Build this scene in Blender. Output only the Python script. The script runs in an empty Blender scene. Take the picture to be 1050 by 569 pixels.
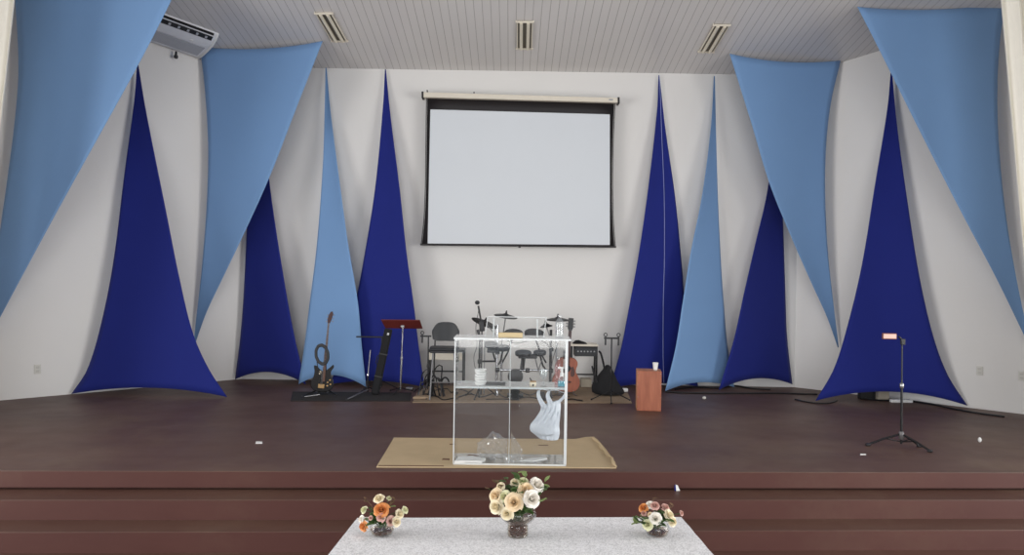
import bpy, math, random
from mathutils import Vector as V, Matrix
random.seed(7)
sc = bpy.context.scene
COL = sc.collection
PI = math.pi

# ------------------------------------------------------------------ camera frame
FPX = 760.0; CX = 525.0; CY = 284.5; CAMZ = 1.65; ROLL = 0.015
def ray(px, py):
    u = px - CX; v = py - CY
    return (u + ROLL * v) / FPX, -(v - ROLL * u) / FPX      # x per metre of depth, z per metre of depth
def W(px, py, d):
    a, b = ray(px, py)
    return V((a * d, d, CAMZ + b * d))
def F(px, py, z=0.0):
    a, b = ray(px, py)
    d = (z - CAMZ) / b
    return V((a * d, d, z))
BACK = 11.6; LSUM = 15.8; RSUM = 16.05
CH = 3.23; CS = 0.17                                      # ceiling above eye level at the back wall, and its rise toward the hall
def ceil_z(y): return CAMZ + CH + CS * (BACK - y)
def wall_d(px, py=284, off=0.0):
    a, b = ray(px, py)
    o = off * math.sqrt(2)
    d = BACK - off
    if a < 0: d = min(d, (LSUM - o) / (1 - a))
    else: d = min(d, (RSUM - o) / (1 + a))
    return d
def ceil_d(px, py, off=0.0):
    a, b = ray(px, py)
    return (CH - off + CS * BACK) / (b + CS)
def wall_pt(px, py, off=0.0): return W(px, py, wall_d(px, py, off))
def ceil_pt(px, py, off=0.0): return W(px, py, ceil_d(px, py, off))

# ------------------------------------------------------------------ materials
def lin(c): return tuple(((x / 255) / 12.92 if x / 255 <= 0.04045 else ((x / 255 + 0.055) / 1.055) ** 2.4) for x in c)
class NT:
    def __init__(s, name):
        s.m = bpy.data.materials.new(name); s.m.use_nodes = True
        s.t = s.m.node_tree; s.b = s.t.nodes['Principled BSDF']
    def n(s, kind, **kw):
        x = s.t.nodes.new(kind)
        for k, v in kw.items():
            if k in x.inputs: x.inputs[k].default_value = v
            else: setattr(x, k, v)
        return x
    def l(s, a, b): s.t.links.new(a, b)
def mat(name, rgb, rough=0.5, metal=0.0, var=0.06, vscale=12.0, bump=0.0, bscale=60.0, spec=0.5, sheen=0.0):
    n = NT(name)
    c = lin(rgb)
    tc = n.n('ShaderNodeTexCoord')
    nz = n.n('ShaderNodeTexNoise', Scale=vscale, Detail=4.0)
    n.l(tc.outputs['Object'], nz.inputs['Vector'])
    mx = n.n('ShaderNodeMix', data_type='RGBA')
    mx.inputs[6].default_value = (*[x * (1 - var) for x in c], 1)
    mx.inputs[7].default_value = (*[min(1, x * (1 + var)) for x in c], 1)
    n.l(nz.outputs['Fac'], mx.inputs[0]); n.l(mx.outputs[2], n.b.inputs['Base Color'])
    n.b.inputs['Roughness'].default_value = rough
    n.b.inputs['Metallic'].default_value = metal
    n.b.inputs['Specular IOR Level'].default_value = spec
    if sheen: n.b.inputs['Sheen Weight'].default_value = sheen
    if bump:
        nb = n.n('ShaderNodeTexNoise', Scale=bscale, Detail=3.0)
        n.l(tc.outputs['Object'], nb.inputs['Vector'])
        bp = n.n('ShaderNodeBump', Strength=bump, Distance=0.01)
        n.l(nb.outputs['Fac'], bp.inputs['Height']); n.l(bp.outputs['Normal'], n.b.inputs['Normal'])
    return n.m
def clear(name, tint=(1, 1, 1), gloss=0.9, rough=0.02, blend=0.10, haze=0.0, hazecol=(0.8, 0.85, 0.88)):
    n = NT(name)
    out = n.t.nodes['Material Output']
    tr = n.n('ShaderNodeBsdfTransparent'); tr.inputs['Color'].default_value = (*tint, 1)
    gl = n.n('ShaderNodeBsdfGlossy'); gl.inputs['Color'].default_value = (gloss, gloss, gloss, 1); gl.inputs['Roughness'].default_value = rough
    lw = n.n('ShaderNodeLayerWeight', Blend=0.5)
    pw = n.n('ShaderNodeMath', operation='POWER'); pw.inputs[1].default_value = 4.0; n.l(lw.outputs['Facing'], pw.inputs[0])
    ma = n.n('ShaderNodeMath', operation='MULTIPLY_ADD'); ma.inputs[1].default_value = 0.9; ma.inputs[2].default_value = blend; n.l(pw.outputs[0], ma.inputs[0])
    ms = n.n('ShaderNodeMixShader'); n.l(ma.outputs[0], ms.inputs[0])
    n.l(tr.outputs[0], ms.inputs[1]); n.l(gl.outputs[0], ms.inputs[2])
    last = ms
    if haze:
        df = n.n('ShaderNodeBsdfDiffuse'); df.inputs['Color'].default_value = (*hazecol, 1)
        m2 = n.n('ShaderNodeMixShader'); m2.inputs[0].default_value = haze
        tc = n.n('ShaderNodeTexCoord')
        nz = n.n('ShaderNodeTexNoise', Scale=6.0, Detail=5.0)
        n.l(tc.outputs['Object'], nz.inputs['Vector'])
        mm = n.n('ShaderNodeMath', operation='MULTIPLY'); mm.inputs[1].default_value = haze * 2
        n.l(nz.outputs['Fac'], mm.inputs[0]); n.l(mm.outputs[0], m2.inputs[0])
        n.l(ms.outputs[0], m2.inputs[1]); n.l(df.outputs[0], m2.inputs[2]); last = m2
    n.l(last.outputs[0], out.inputs['Surface'])
    return n.m

M = {}
M['hallwall'] = mat('beige hall paint', (168, 162, 152), 0.8)
M['wall'] = mat('white painted plaster', (226, 224, 221), 0.7, var=0.03, vscale=1.2, bump=0.08, bscale=25)
def floor_mat(name, a, b, worn, rough):
    n = NT(name)
    tc = n.n('ShaderNodeTexCoord')
    mp = n.n('ShaderNodeMapping'); mp.inputs['Scale'].default_value = (0.35, 1.3, 1.0)
    n.l(tc.outputs['Object'], mp.inputs['Vector'])
    n1 = n.n('ShaderNodeTexNoise', Scale=1.4, Detail=8.0, Roughness=0.62)
    n.l(mp.outputs['Vector'], n1.inputs['Vector'])
    r1 = n.n('ShaderNodeValToRGB')
    r1.color_ramp.elements[0].position = 0.34; r1.color_ramp.elements[0].color = (*lin(a), 1)
    r1.color_ramp.elements[1].position = 0.66; r1.color_ramp.elements[1].color = (*lin(b), 1)
    n.l(n1.outputs['Fac'], r1.inputs['Fac'])
    n2 = n.n('ShaderNodeTexNoise', Scale=0.55, Detail=10.0, Roughness=0.7)
    n.l(tc.outputs['Object'], n2.inputs['Vector'])
    r2 = n.n('ShaderNodeValToRGB')
    r2.color_ramp.elements[0].position = 0.5; r2.color_ramp.elements[0].color = (0, 0, 0, 1)
    r2.color_ramp.elements[1].position = 0.72; r2.color_ramp.elements[1].color = (0.7, 0.7, 0.7, 1)
    n.l(n2.outputs['Fac'], r2.inputs['Fac'])
    mx = n.n('ShaderNodeMix', data_type='RGBA')
    n.l(r2.outputs['Color'], mx.inputs[0]); n.l(r1.outputs['Color'], mx.inputs[6])
    mx.inputs[7].default_value = (*lin(worn), 1)
    n.l(mx.outputs[2], n.b.inputs['Base Color'])
    n3 = n.n('ShaderNodeTexNoise', Scale=3.0, Detail=6.0); n.l(tc.outputs['Object'], n3.inputs['Vector'])
    mr = n.n('ShaderNodeMapRange'); mr.inputs[3].default_value = rough - 0.1; mr.inputs[4].default_value = rough + 0.12
    n.l(n3.outputs['Fac'], mr.inputs[0]); n.l(mr.outputs[0], n.b.inputs['Roughness'])
    bp = n.n('ShaderNodeBump', Strength=0.06, Distance=0.01); n.l(n1.outputs['Fac'], bp.inputs['Height']); n.l(bp.outputs['Normal'], n.b.inputs['Normal'])
    n.b.inputs['Specular IOR Level'].default_value = 0.35
    return n.m
M['floor'] = floor_mat('dark brown painted cement', (84, 60, 52), (97, 73, 63), (113, 95, 79), 0.5)
M['tread'] = floor_mat('dusty brown painted step tread', (78, 52, 44), (90, 64, 54), (106, 86, 72), 0.5)  # treads lightened and risers darkened in colour to even out their lighting
M['step'] = floor_mat('red brown painted step', (76, 42, 37), (86, 52, 45), (94, 70, 58), 0.6)
def ceiling_mat():
    n = NT('grey white PVC ceiling boards')
    tc = n.n('ShaderNodeTexCoord'); sp = n.n('ShaderNodeSeparateXYZ'); n.l(tc.outputs['Object'], sp.inputs[0])
    d = n.n('ShaderNodeMath', operation='DIVIDE'); d.inputs[1].default_value = 0.112; n.l(sp.outputs['X'], d.inputs[0])
    f = n.n('ShaderNodeMath', operation='FRACT'); n.l(d.outputs[0], f.inputs[0])
    g = n.n('ShaderNodeMath', operation='LESS_THAN'); g.inputs[1].default_value = 0.075; n.l(f.outputs[0], g.inputs[0])
    nz = n.n('ShaderNodeTexNoise', Scale=0.9, Detail=4.0); n.l(tc.outputs['Object'], nz.inputs['Vector'])
    m0 = n.n('ShaderNodeMix', data_type='RGBA'); m0.inputs[6].default_value = (*lin((206, 203, 201)), 1); m0.inputs[7].default_value = (*lin((220, 216, 213)), 1)
    n.l(nz.outputs['Fac'], m0.inputs[0])
    mx = n.n('ShaderNodeMix', data_type='RGBA'); n.l(g.outputs[0], mx.inputs[0]); n.l(m0.outputs[2], mx.inputs[6])
    mx.inputs[7].default_value = (*lin((170, 166, 163)), 1)
    n.l(mx.outputs[2], n.b.inputs['Base Color']); n.b.inputs['Roughness'].default_value = 0.35
    bp = n.n('ShaderNodeBump', Strength=0.4, Distance=0.004, invert=True); n.l(g.outputs[0], bp.inputs['Height']); n.l(bp.outputs['Normal'], n.b.inputs['Normal'])
    return n.m
M['ceiling'] = ceiling_mat()
M['dark'] = mat('royal blue stretch fabric', (22, 35, 120), 0.75, var=0.05, vscale=3, bump=0.05, bscale=300, spec=0.25, sheen=0.1)
M['light'] = mat('sky blue stretch fabric', (121, 158, 203), 0.75, var=0.03, vscale=2, bump=0.05, bscale=300, spec=0.25, sheen=0.1)
M['seam'] = mat('pale blue stitching', (140, 150, 200), 0.7)
M['curtain'] = mat('white satin curtain', (238, 234, 222), 0.45, var=0.03, bump=0.05, bscale=80)
M['screen'] = mat('matte white screen fabric', (216, 221, 226), 0.8, var=0.015, vscale=2)
M['scrblack'] = mat('black screen border', (30, 26, 28), 0.6)
M['cream'] = mat('cream enamel', (222, 214, 198), 0.4)
M['acwhite'] = mat('white plastic casing', (222, 224, 228), 0.35)
M['acgrey'] = mat('grey plastic underside', (172, 175, 182), 0.45)
M['black'] = mat('black plastic', (26, 26, 29), 0.4, var=0.15)
M['blackmat'] = mat('matte black fabric', (21, 21, 24), 0.9, var=0.25, bump=0.3, bscale=40)
M['blackmetal'] = mat('black powder coated steel', (24, 24, 26), 0.35, metal=0.3)
M['rubber'] = mat('dark grey rubber pad', (48, 49, 53), 0.7, var=0.1)
M['greyp'] = mat('dark grey moulded plastic', (40, 42, 45), 0.5, var=0.1)
M['chrome'] = mat('chrome', (205, 207, 210), 0.18, metal=1.0, var=0.02)
M['dimsteel'] = mat('worn grey steel', (120, 120, 122), 0.5, metal=0.3, var=0.1)
M['steel'] = mat('dull steel', (160, 160, 162), 0.35, metal=0.9, var=0.05)
M['white'] = mat('white plastic', (232, 232, 230), 0.4, var=0.02)
M['paper'] = mat('white paper', (232, 232, 230), 0.8, var=0.03)
M['bag'] = mat('thin white plastic bag', (206, 212, 220), 0.35, var=0.05, vscale=30, bump=0.5, bscale=30)
M['outlet'] = mat('off white outlet plastic', (208, 206, 199), 0.4)
M['outdim'] = mat('grey outlet insert', (192, 190, 183), 0.5)
M['redwood'] = mat('dark red varnished board', (100, 42, 38), 0.35, var=0.15, vscale=8)
M['maple'] = mat('fretboard wood', (98, 66, 52), 0.5, var=0.15, vscale=30)
M['headwood'] = mat('red brown headstock', (62, 28, 28), 0.4)
M['gbody'] = mat('dark sunburst guitar body', (20, 17, 17), 0.3, var=0.2)
M['gold'] = mat('brass coloured bridge', (176, 142, 96), 0.4, metal=0.4)
M['pick'] = mat('ivory pickup', (225, 214, 190), 0.4)
def wood(name, a, b, scale=4.0, rough=0.45, rot=(0, 0, 0), sc3=(6, 6, 0.8)):
    n = NT(name)
    tc = n.n('ShaderNodeTexCoord'); mp = n.n('ShaderNodeMapping'); mp.inputs['Scale'].default_value = sc3; mp.inputs['Rotation'].default_value = rot
    n.l(tc.outputs['Object'], mp.inputs['Vector'])
    nz = n.n('ShaderNodeTexNoise', Scale=scale, Detail=6.0, Distortion=0.6); n.l(mp.outputs['Vector'], nz.inputs['Vector'])
    r = n.n('ShaderNodeValToRGB'); r.color_ramp.elements[0].position = 0.3; r.color_ramp.elements[1].position = 0.72
    r.color_ramp.elements[0].color = (*lin(a), 1); r.color_ramp.elements[1].color = (*lin(b), 1)
    n.l(nz.outputs['Fac'], r.inputs['Fac']); n.l(r.outputs['Color'], n.b.inputs['Base Color'])
    n.b.inputs['Roughness'].default_value = rough
    return n.m
M['cajon'] = wood('reddish plywood', (142, 78, 54), (168, 100, 72))
M['cajonside'] = wood('pale plywood edge', (176, 118, 84), (196, 140, 104))
M['acoustic'] = wood('orange spruce top', (140, 72, 50), (160, 90, 62))
M['acside'] = wood('brown guitar side', (84, 48, 34), (108, 64, 44))
M['darkwood'] = wood('dark pick guard', (66, 34, 28), (84, 44, 36))
M['tanwood'] = wood('tan wooden block', (196, 174, 130), (210, 190, 148), sc3=(0.8, 6, 6))
M['mat'] = mat('tan fibre mat', (186, 164, 130), 0.9, var=0.12, vscale=5, bump=0.25, bscale=120)
M['matdark'] = mat('brown mat stain', (112, 82, 58), 0.9)
M['rug'] = mat('beige worn rug', (150, 130, 108), 0.95, var=0.25, vscale=5, bump=0.3, bscale=90)
M['blackrug'] = mat('black rug', (36, 32, 32), 0.95, var=0.2, vscale=8, bump=0.3, bscale=90)
M['card'] = mat('grey beige cardboard', (172, 162, 146), 0.85, var=0.08)
M['acrylic'] = clear('clear acrylic sheet', (0.985, 0.992, 0.992), 0.9, 0.015, 0.025, haze=0.012)
M['shelfac'] = clear('scratched acrylic shelf', (0.97, 0.98, 0.98), 0.9, 0.05, 0.03, haze=0.22)
M['acedge'] = mat('polished bright acrylic edge', (214, 218, 218), 0.15, var=0.1)
M['pet'] = clear('clear bottle plastic', (0.97, 0.98, 0.985), 0.95, 0.05, 0.07, haze=0.08)
M['glass'] = clear('clear glass', (0.95, 0.96, 0.95), 0.9, 0.03, 0.03, haze=0.03)
M['wine'] = clear('thin stemware glass', (0.97, 0.98, 0.98), 0.95, 0.02, 0.07, haze=0.08)
M['pinkliq'] = clear('pinkish bottle', (0.90, 0.72, 0.72), 0.9, 0.05, 0.06, haze=0.15, hazecol=(0.6, 0.35, 0.35))
M['blueliq'] = mat('teal blue liquid', (40, 150, 170), 0.1)
M['film'] = clear('crumpled clear film', (0.97, 0.97, 0.97), 0.95, 0.10, 0.16, haze=0.12)
M['water'] = clear('vase water', (0.86, 0.78, 0.70), 0.6, 0.05, 0.0)
M['pebble'] = mat('brown pebbles', (92, 60, 46), 0.6, var=0.35, vscale=60, spec=0.2)
M['pinkcard'] = mat('pale pink card', (222, 186, 172), 0.6)
M['browncase'] = mat('brown case', (120, 66, 52), 0.5)
M['leaf'] = mat('green leaves', (72, 98, 48), 0.5, var=0.3, vscale=25)
M['leafp'] = mat('pale green leaves', (132, 150, 92), 0.5, var=0.25, vscale=25)
M['twig'] = mat('brown twigs', (108, 84, 58), 0.7, var=0.2)
M['stembrown'] = mat('brown wet stems', (92, 66, 50), 0.6, var=0.3, vscale=40)
M['stem'] = mat('green stems', (66, 84, 44), 0.6, var=0.2)
ROSE = {'cream': (238, 226, 196), 'white': (240, 234, 224), 'peach': (236, 214, 178), 'orange': (222, 150, 88), 'pink': (210, 168, 156), 'greenish cream': (222, 220, 182)}
for k, c in ROSE.items(): M['rose_' + k] = mat(k + ' petals', c, 0.6, var=0.08, vscale=40)
def lace():
    n = NT('white lace cloth')
    tc = n.n('ShaderNodeTexCoord')
    vo = n.n('ShaderNodeTexVoronoi', Scale=110.0); n.l(tc.outputs['Object'], vo.inputs['Vector'])
    nz = n.n('ShaderNodeTexNoise', Scale=45.0, Detail=5.0); n.l(tc.outputs['Object'], nz.inputs['Vector'])
    ad = n.n('ShaderNodeMath', operation='MULTIPLY'); n.l(vo.outputs['Distance'], ad.inputs[0]); n.l(nz.outputs['Fac'], ad.inputs[1])
    r = n.n('ShaderNodeValToRGB'); r.color_ramp.elements[0].position = 0.08; r.color_ramp.elements[1].position = 0.42
    r.color_ramp.elements[0].color = (*lin((246, 246, 248)), 1); r.color_ramp.elements[1].color = (*lin((206, 206, 208)), 1)
    n.l(ad.outputs[0], r.inputs['Fac']); n.l(r.outputs['Color'], n.b.inputs['Base Color'])
    bp = n.n('ShaderNodeBump', Strength=0.5, Distance=0.004, invert=True); n.l(ad.outputs[0], bp.inputs['Height']); n.l(bp.outputs['Normal'], n.b.inputs['Normal'])
    n.b.inputs['Roughness'].default_value = 0.8
    return n.m
M['lace'] = lace()

# ------------------------------------------------------------------ mesh builder
class MB:
    def __init__(s): s.v = []; s.f = []
    def add(s, vs, fs):
        k = len(s.v); s.v += [V(p) for p in vs]; s.f += [tuple(i + k for i in f) for f in fs]; return s
    def box(s, c, size, R=None):
        c = V(c); hx, hy, hz = [x / 2 for x in size]
        pts = [V((x, y, z)) for x in (-hx, hx) for y in (-hy, hy) for z in (-hz, hz)]
        if R is not None: pts = [R @ p for p in pts]
        return s.add([c + p for p in pts], [(0, 1, 3, 2), (4, 6, 7, 5), (0, 4, 5, 1), (2, 3, 7, 6), (0, 2, 6, 4), (1, 5, 7, 3)])
    def tube(s, pts, r, n=8, closed=False):
        pts = [V(p) for p in pts]; N = len(pts)
        rs = r if isinstance(r, (list, tuple)) else [r] * N
        vs = []; up = None
        for i, p in enumerate(pts):
            if closed: t = pts[(i + 1) % N] - pts[i - 1]
            else: t = pts[min(i + 1, N - 1)] - pts[max(i - 1, 0)]
            t.normalize()
            if up is None:
                up = V((0, 0, 1)) if abs(t.z) < 0.9 else V((0, 1, 0))
            a = t.cross(up); a.normalize(); up = a.cross(t)
            for k in range(n):
                w = 2 * PI * k / n
                vs.append(p + (a * math.cos(w) + up * math.sin(w)) * rs[i])
        fs = []
        for i in range(N if closed else N - 1):
            j = (i + 1) % N
            for k in range(n):
                k2 = (k + 1) % n
                fs.append((i * n + k, i * n + k2, j * n + k2, j * n + k))
        if not closed:
            fs.append(tuple(range(n - 1, -1, -1))); fs.append(tuple((N - 1) * n + k for k in range(n)))
        return s.add(vs, fs)
    def lathe(s, o, prof, n=20, R=None, sx=1.0, sy=1.0):
        o = V(o); vs = []; fs = []
        for (r, z) in prof:
            for k in range(n):
                w = 2 * PI * k / n
                p = V((r * math.cos(w) * sx, r * math.sin(w) * sy, z))
                if R is not None: p = R @ p
                vs.append(o + p)
        for i in range(len(prof) - 1):
            for k in range(n):
                k2 = (k + 1) % n
                fs.append((i * n + k, i * n + k2, (i + 1) * n + k2, (i + 1) * n + k))
        if prof[0][0] > 1e-6: fs.append(tuple(range(n - 1, -1, -1)))
        if prof[-1][0] > 1e-6: fs.append(tuple((len(prof) - 1) * n + k for k in range(n)))
        return s.add(vs, fs)
    def ball(s, c, r, n=12, sc3=(1, 1, 1), R=None):
        prof = [(max(1e-7, r * math.sin(PI * i / n)), -r * math.cos(PI * i / n)) for i in range(n + 1)]
        c = V(c); k0 = len(s.v)
        s.lathe((0, 0, 0), prof, n + 4)
        for i in range(k0, len(s.v)):
            p = V((s.v[i].x * sc3[0], s.v[i].y * sc3[1], s.v[i].z * sc3[2]))
            s.v[i] = c + (R @ p if R is not None else p)
        return s
    def prism(s, A, B):                                   # two matching outlines
        n = len(A)
        return s.add(list(A) + list(B), [tuple(range(n - 1, -1, -1)), tuple(range(n, 2 * n))] + [(i, (i + 1) % n, n + (i + 1) % n, n + i) for i in range(n)])
    def grid(s, P):
        m = len(P); n = len(P[0])
        return s.add([p for row in P for p in row], [(i * n + j, i * n + j + 1, (i + 1) * n + j + 1, (i + 1) * n + j) for i in range(m - 1) for j in range(n - 1)])
    def build(s, name, m, parent=None, smooth=True, bevel=0.0, solid=0.0, sub=0, angle=40):
        o0 = parent_origin(parent)
        me = bpy.data.meshes.new(name)
        if parent is None:
            c = V((sum(p.x for p in s.v) / len(s.v), sum(p.y for p in s.v) / len(s.v), min(p.z for p in s.v)))
            o0 = c
        me.from_pydata([tuple(p - o0) for p in s.v], [], s.f)
        import bmesh
        bm = bmesh.new(); bm.from_mesh(me)
        bmesh.ops.remove_doubles(bm, verts=bm.verts, dist=1e-6)
        bmesh.ops.recalc_face_normals(bm, faces=bm.faces); bm.to_mesh(me); bm.free()
        if smooth:
            for p in me.polygons: p.use_smooth = True
            me.set_sharp_from_angle(angle=math.radians(angle))
        me.materials.append(m)
        ob = bpy.data.objects.new(name, me); COL.objects.link(ob)
        if parent is None: ob.location = o0
        else: ob.parent = parent; 
        if parent is not None and parent.type == 'MESH': ob.location = (0, 0, 0)
        if sub:
            md = ob.modifiers.new('Subdivision', 'SUBSURF'); md.levels = sub; md.render_levels = sub
        if solid:
            md = ob.modifiers.new('Solidify', 'SOLIDIFY'); md.thickness = solid; md.offset = 0
        if bevel:
            md = ob.modifiers.new('Bevel', 'BEVEL'); md.width = bevel; md.segments = 2; md.limit_method = 'ANGLE'
        return ob
def parent_origin(p):
    if p is None: return V((0, 0, 0))
    o = V(p.location)
    if p.parent is not None: o = o + parent_origin(p.parent)
    return o
def tag(o, label, cat, group=None):
    o['label'] = label; o['category'] = cat
    if group: o['group'] = group
    return o
def thing(name, loc, label, cat, group=None):
    o = bpy.data.objects.new(name, None); COL.objects.link(o); o.location = V(loc); o.empty_display_size = 0.1
    return tag(o, label, cat, group)
def struct(o): o['kind'] = 'structure'; return o
def RZ(a): return Matrix.Rotation(a, 3, 'Z')
def RX(a): return Matrix.Rotation(a, 3, 'X')
def RY(a): return Matrix.Rotation(a, 3, 'Y')
def spline(P, n):                                           # Catmull-Rom through tuples, by chord length
    P = [tuple(p) for p in P]
    if len(P) == 2:
        return [tuple(a + (b - a) * i / n for a, b in zip(P[0], P[1])) for i in range(n + 1)]
    L = [0]
    for a, b in zip(P, P[1:]): L.append(L[-1] + math.dist(a, b))
    out = []
    for i in range(n + 1):
        t = L[-1] * i / n
        k = 0
        while k < len(P) - 2 and L[k + 1] < t: k += 1
        h = L[k + 1] - L[k]; x = (t - L[k]) / h
        def tan(j):
            if j == 0: return [(b - a) / (L[1] - L[0]) for a, b in zip(P[0], P[1])]
            if j == len(P) - 1: return [(b - a) / (L[-1] - L[-2]) for a, b in zip(P[-2], P[-1])]
            return [(b - a) / (L[j + 1] - L[j - 1]) for a, b in zip(P[j - 1], P[j + 1])]
        m0, m1 = tan(k), tan(k + 1)
        h00 = 2 * x ** 3 - 3 * x ** 2 + 1; h10 = x ** 3 - 2 * x ** 2 + x; h01 = -2 * x ** 3 + 3 * x ** 2; h11 = x ** 3 - x ** 2
        out.append(tuple(h00 * a + h10 * h * c + h01 * b + h11 * h * d for a, b, c, d in zip(P[k], P[k + 1], m0, m1)))
    return out
def curve3(P, n): return [V(p) for p in spline(P, n)]

# ------------------------------------------------------------------ the setting
YF = -9.0                                                    # rear of the hall
cl = (-(LSUM - BACK), BACK); cr = (RSUM - BACK, BACK)        # octagon corners
SW = 8.2                                                     # where the slanted walls meet the hall's sides
el = (-SW, LSUM - SW); er = (SW, RSUM - SW)
ZG = -0.628                                                  # hall floor
def wall_slab(name, a, b, t=0.2, mt='wall'):
    a = V((a[0], a[1], 0)); b = V((b[0], b[1], 0)); d = (b - a).normalized(); nrm = V((-d.y, d.x, 0)) * t
    m = MB()
    def q(p, z): return V((p.x, p.y, z))
    z0 = ZG - 0.2
    A = [q(a, z0), q(b, z0), q(b, ceil_z(b.y) + .02), q(a, ceil_z(a.y) + .02)]
    B = [p + nrm for p in A]
    m.prism(A, B)
    return struct(m.build(name, M[mt], smooth=False))
wall_slab('wall_back', cr, cl, -0.2)
wall_slab('wall_left', cl, el, -0.2)
wall_slab('wall_right', er, cr, -0.2)
wall_slab('wall_hall_left', el, (-SW, YF), -0.2, 'hallwall')
wall_slab('wall_hall_right', (SW, YF), er, -0.2, 'hallwall')
m = MB(); pts = [(-SW - .3, YF), (SW + .3, YF), (SW + .3, BACK + .3), (-SW - .3, BACK + .3)]
m.prism([V((x, y, ceil_z(y))) for x, y in pts], [V((x, y, ceil_z(y) + .12)) for x, y in pts])
ce = struct(m.build('ceiling', M['ceiling'], smooth=False))
# stage platform with its nosing, and the steps down to the hall
eL = F(0, 482.5); eR = F(1050, 484.5)
EK = (eR.y - eL.y) / (eR.x - eL.x)
def edge(x, off=0.0): return eL.y + EK * (x - eL.x) - off
def stage_poly(off, pad=0.15):
    return [(-SW - pad, edge(-SW - pad, off)), (SW + pad, edge(SW + pad, off)), (SW + pad, BACK + pad), (-SW - pad, BACK + pad)]
def slab(name, off, z1, z0, mt, bev=0.005):
    m = MB(); p = stage_poly(off)
    m.prism([V((x, y, z0)) for x, y in p], [V((x, y, z1)) for x, y in p])
    return struct(m.build(name, mt, smooth=False, bevel=bev))
slab('floor', 0.0, 0.0, -0.135, M['floor'])
RIS = 0.157; TR = 0.28
slab('step', -0.05, -0.133, -RIS - .04, M['step'], 0)
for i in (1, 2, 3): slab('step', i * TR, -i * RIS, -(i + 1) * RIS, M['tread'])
m = MB(); pts = [(-SW - .1, YF), (SW + .1, YF), (SW + .1, BACK), (-SW - .1, BACK)]
m.prism([V((x, y, ZG - .1)) for x, y in pts], [V((x, y, ZG)) for x, y in pts])
struct(m.build('hall_floor', M['floor'], smooth=False))
# painted riser face of the stage front
m = MB(); xs = [-SW, SW]
for i in range(4):
    zt_ = -i * RIS - .005; zb_ = -.134 if i == 0 else -(i + 1) * RIS
    A = [V((x, edge(x, i * TR) - .005, z)) for x, z in ((-SW, zt_), (SW, zt_), (SW, zb_), (-SW, zb_))]
    B = [p + V((0, .010, 0)) for p in A]
    struct(MB().prism(A, B).build('trim_%d' % (i + 1), M['step'], smooth=False))

# ------------------------------------------------------------------ fabric panels
def fabric(name, L, R, DL, DR, mt, label, arch_end=0.0, arch_top=0.0, n=40, w=18, pw=4.0, seam=False, group=None, fold=None):
    """two edge curves in the picture with a depth at both ends; a taut sheet is stretched between them"""
    Lp = spline(L, n); Rp = spline(R, n); P = []
    for i in range(n + 1):
        t = i / n; row = []
        il = (1 - t) / DL[0] + t / DL[1]; ir = (1 - t) / DR[0] + t / DR[1]
        for j in range(w + 1):
            s = j / w
            x = Lp[i][0] * (1 - s) + Rp[i][0] * s; y = Lp[i][1] * (1 - s) + Rp[i][1] * s
            b = 4 * s * (1 - s)
            y += b * (-arch_end * t ** pw + arch_top * (1 - t) ** pw)
            d = 1.0 / (il * (1 - s) + ir * s)
            width = 0.02 * math.sin(PI * s) * math.sin(PI * t)
            row.append(W(x, y, d + width))
        P.append(row)
    m = MB().grid(P)
    o = m.build(name, mt, solid=0.003)
    tag(o, label, 'fabric panel', group)
    if seam:
        q = MB().tube([V(r[int(seam * w)]) + V((0, -0.008, 0)) for r in P], 0.005, 5)
        s_ = MB(); s_.v = [p for p in q.v]; s_.f = q.f
        s_.build('seam', M['seam'], o)
    return o
def fd(px, py, off=0.03): return min(F(px, py, 0.01).y, wall_d(px, py, off))
G = 'blue fabric panels stretched over the stage walls'
# upright royal blue triangles
fabric('fabric_panel', [(140.5, 65), (138, 100), (128, 175), (116, 270), (103, 335), (89, 380), (73, 404)], [(141.5, 64), (150, 115), (171, 220), (184, 285), (198, 342), (214, 378), (233, 407)],
       (wall_d(141, 64, .08), fd(73, 404)), (wall_d(141, 64, .08), fd(233, 407)), M['dark'], 'large royal blue triangle of fabric on the left wall, below the air conditioner', 8, group=G)
fabric('fabric_panel', [(267.5, 78), (262, 130), (254, 220), (250.5, 290), (247, 340), (241, 389)], [(268.5, 78), (272, 140), (278, 200), (291, 285), (301, 340), (313.5, 394)],
       (wall_d(268, 78, .1), fd(241, 389)), (wall_d(268, 78, .1), fd(313, 394)), M['dark'], 'royal blue triangle behind the left sky blue drape tip, left of the electric guitar', 10, group=G)
fabric('fabric_panel', [(394.7, 71), (393, 105), (385, 190), (374, 260), (364, 312), (352, 360), (338, 394)], [(395.7, 71), (400, 115), (410, 195), (417, 260), (424, 310), (430, 360), (435.5, 397)],
       (wall_d(395, 71, .04), fd(338, 394, .12)), (wall_d(395, 71, .04), fd(435, 397)), M['dark'], 'royal blue triangle of fabric left of the projection screen, behind the red music stand', 5, group=G)
fabric('fabric_panel', [(675.2, 77), (674, 110), (665, 190), (655, 260), (645, 315), (636, 360), (625, 398)], [(676.2, 77), (682, 130), (692, 200), (699, 270), (702, 310), (708, 360), (716, 396)],
       (wall_d(675, 79, .04), fd(625, 398)), (wall_d(675, 79, .04), fd(716, 396, .12)), M['dark'], 'royal blue triangle of fabric right of the projection screen, behind the wooden box', 4, seam=0.62, group=G)
fabric('fabric_panel', [(796.5, 82), (793, 140), (787, 195), (774, 252), (763, 300), (752, 350), (737, 400)], [(797.5, 82), (800, 150), (803, 230), (805, 290), (807, 345), (812.5, 394)],
       (wall_d(797, 82, .1), fd(737, 400)), (wall_d(797, 82, .1), fd(812, 394)), M['dark'], 'royal blue triangle of fabric behind the tip of a sky blue drape, right side', 9, group=G)
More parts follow.
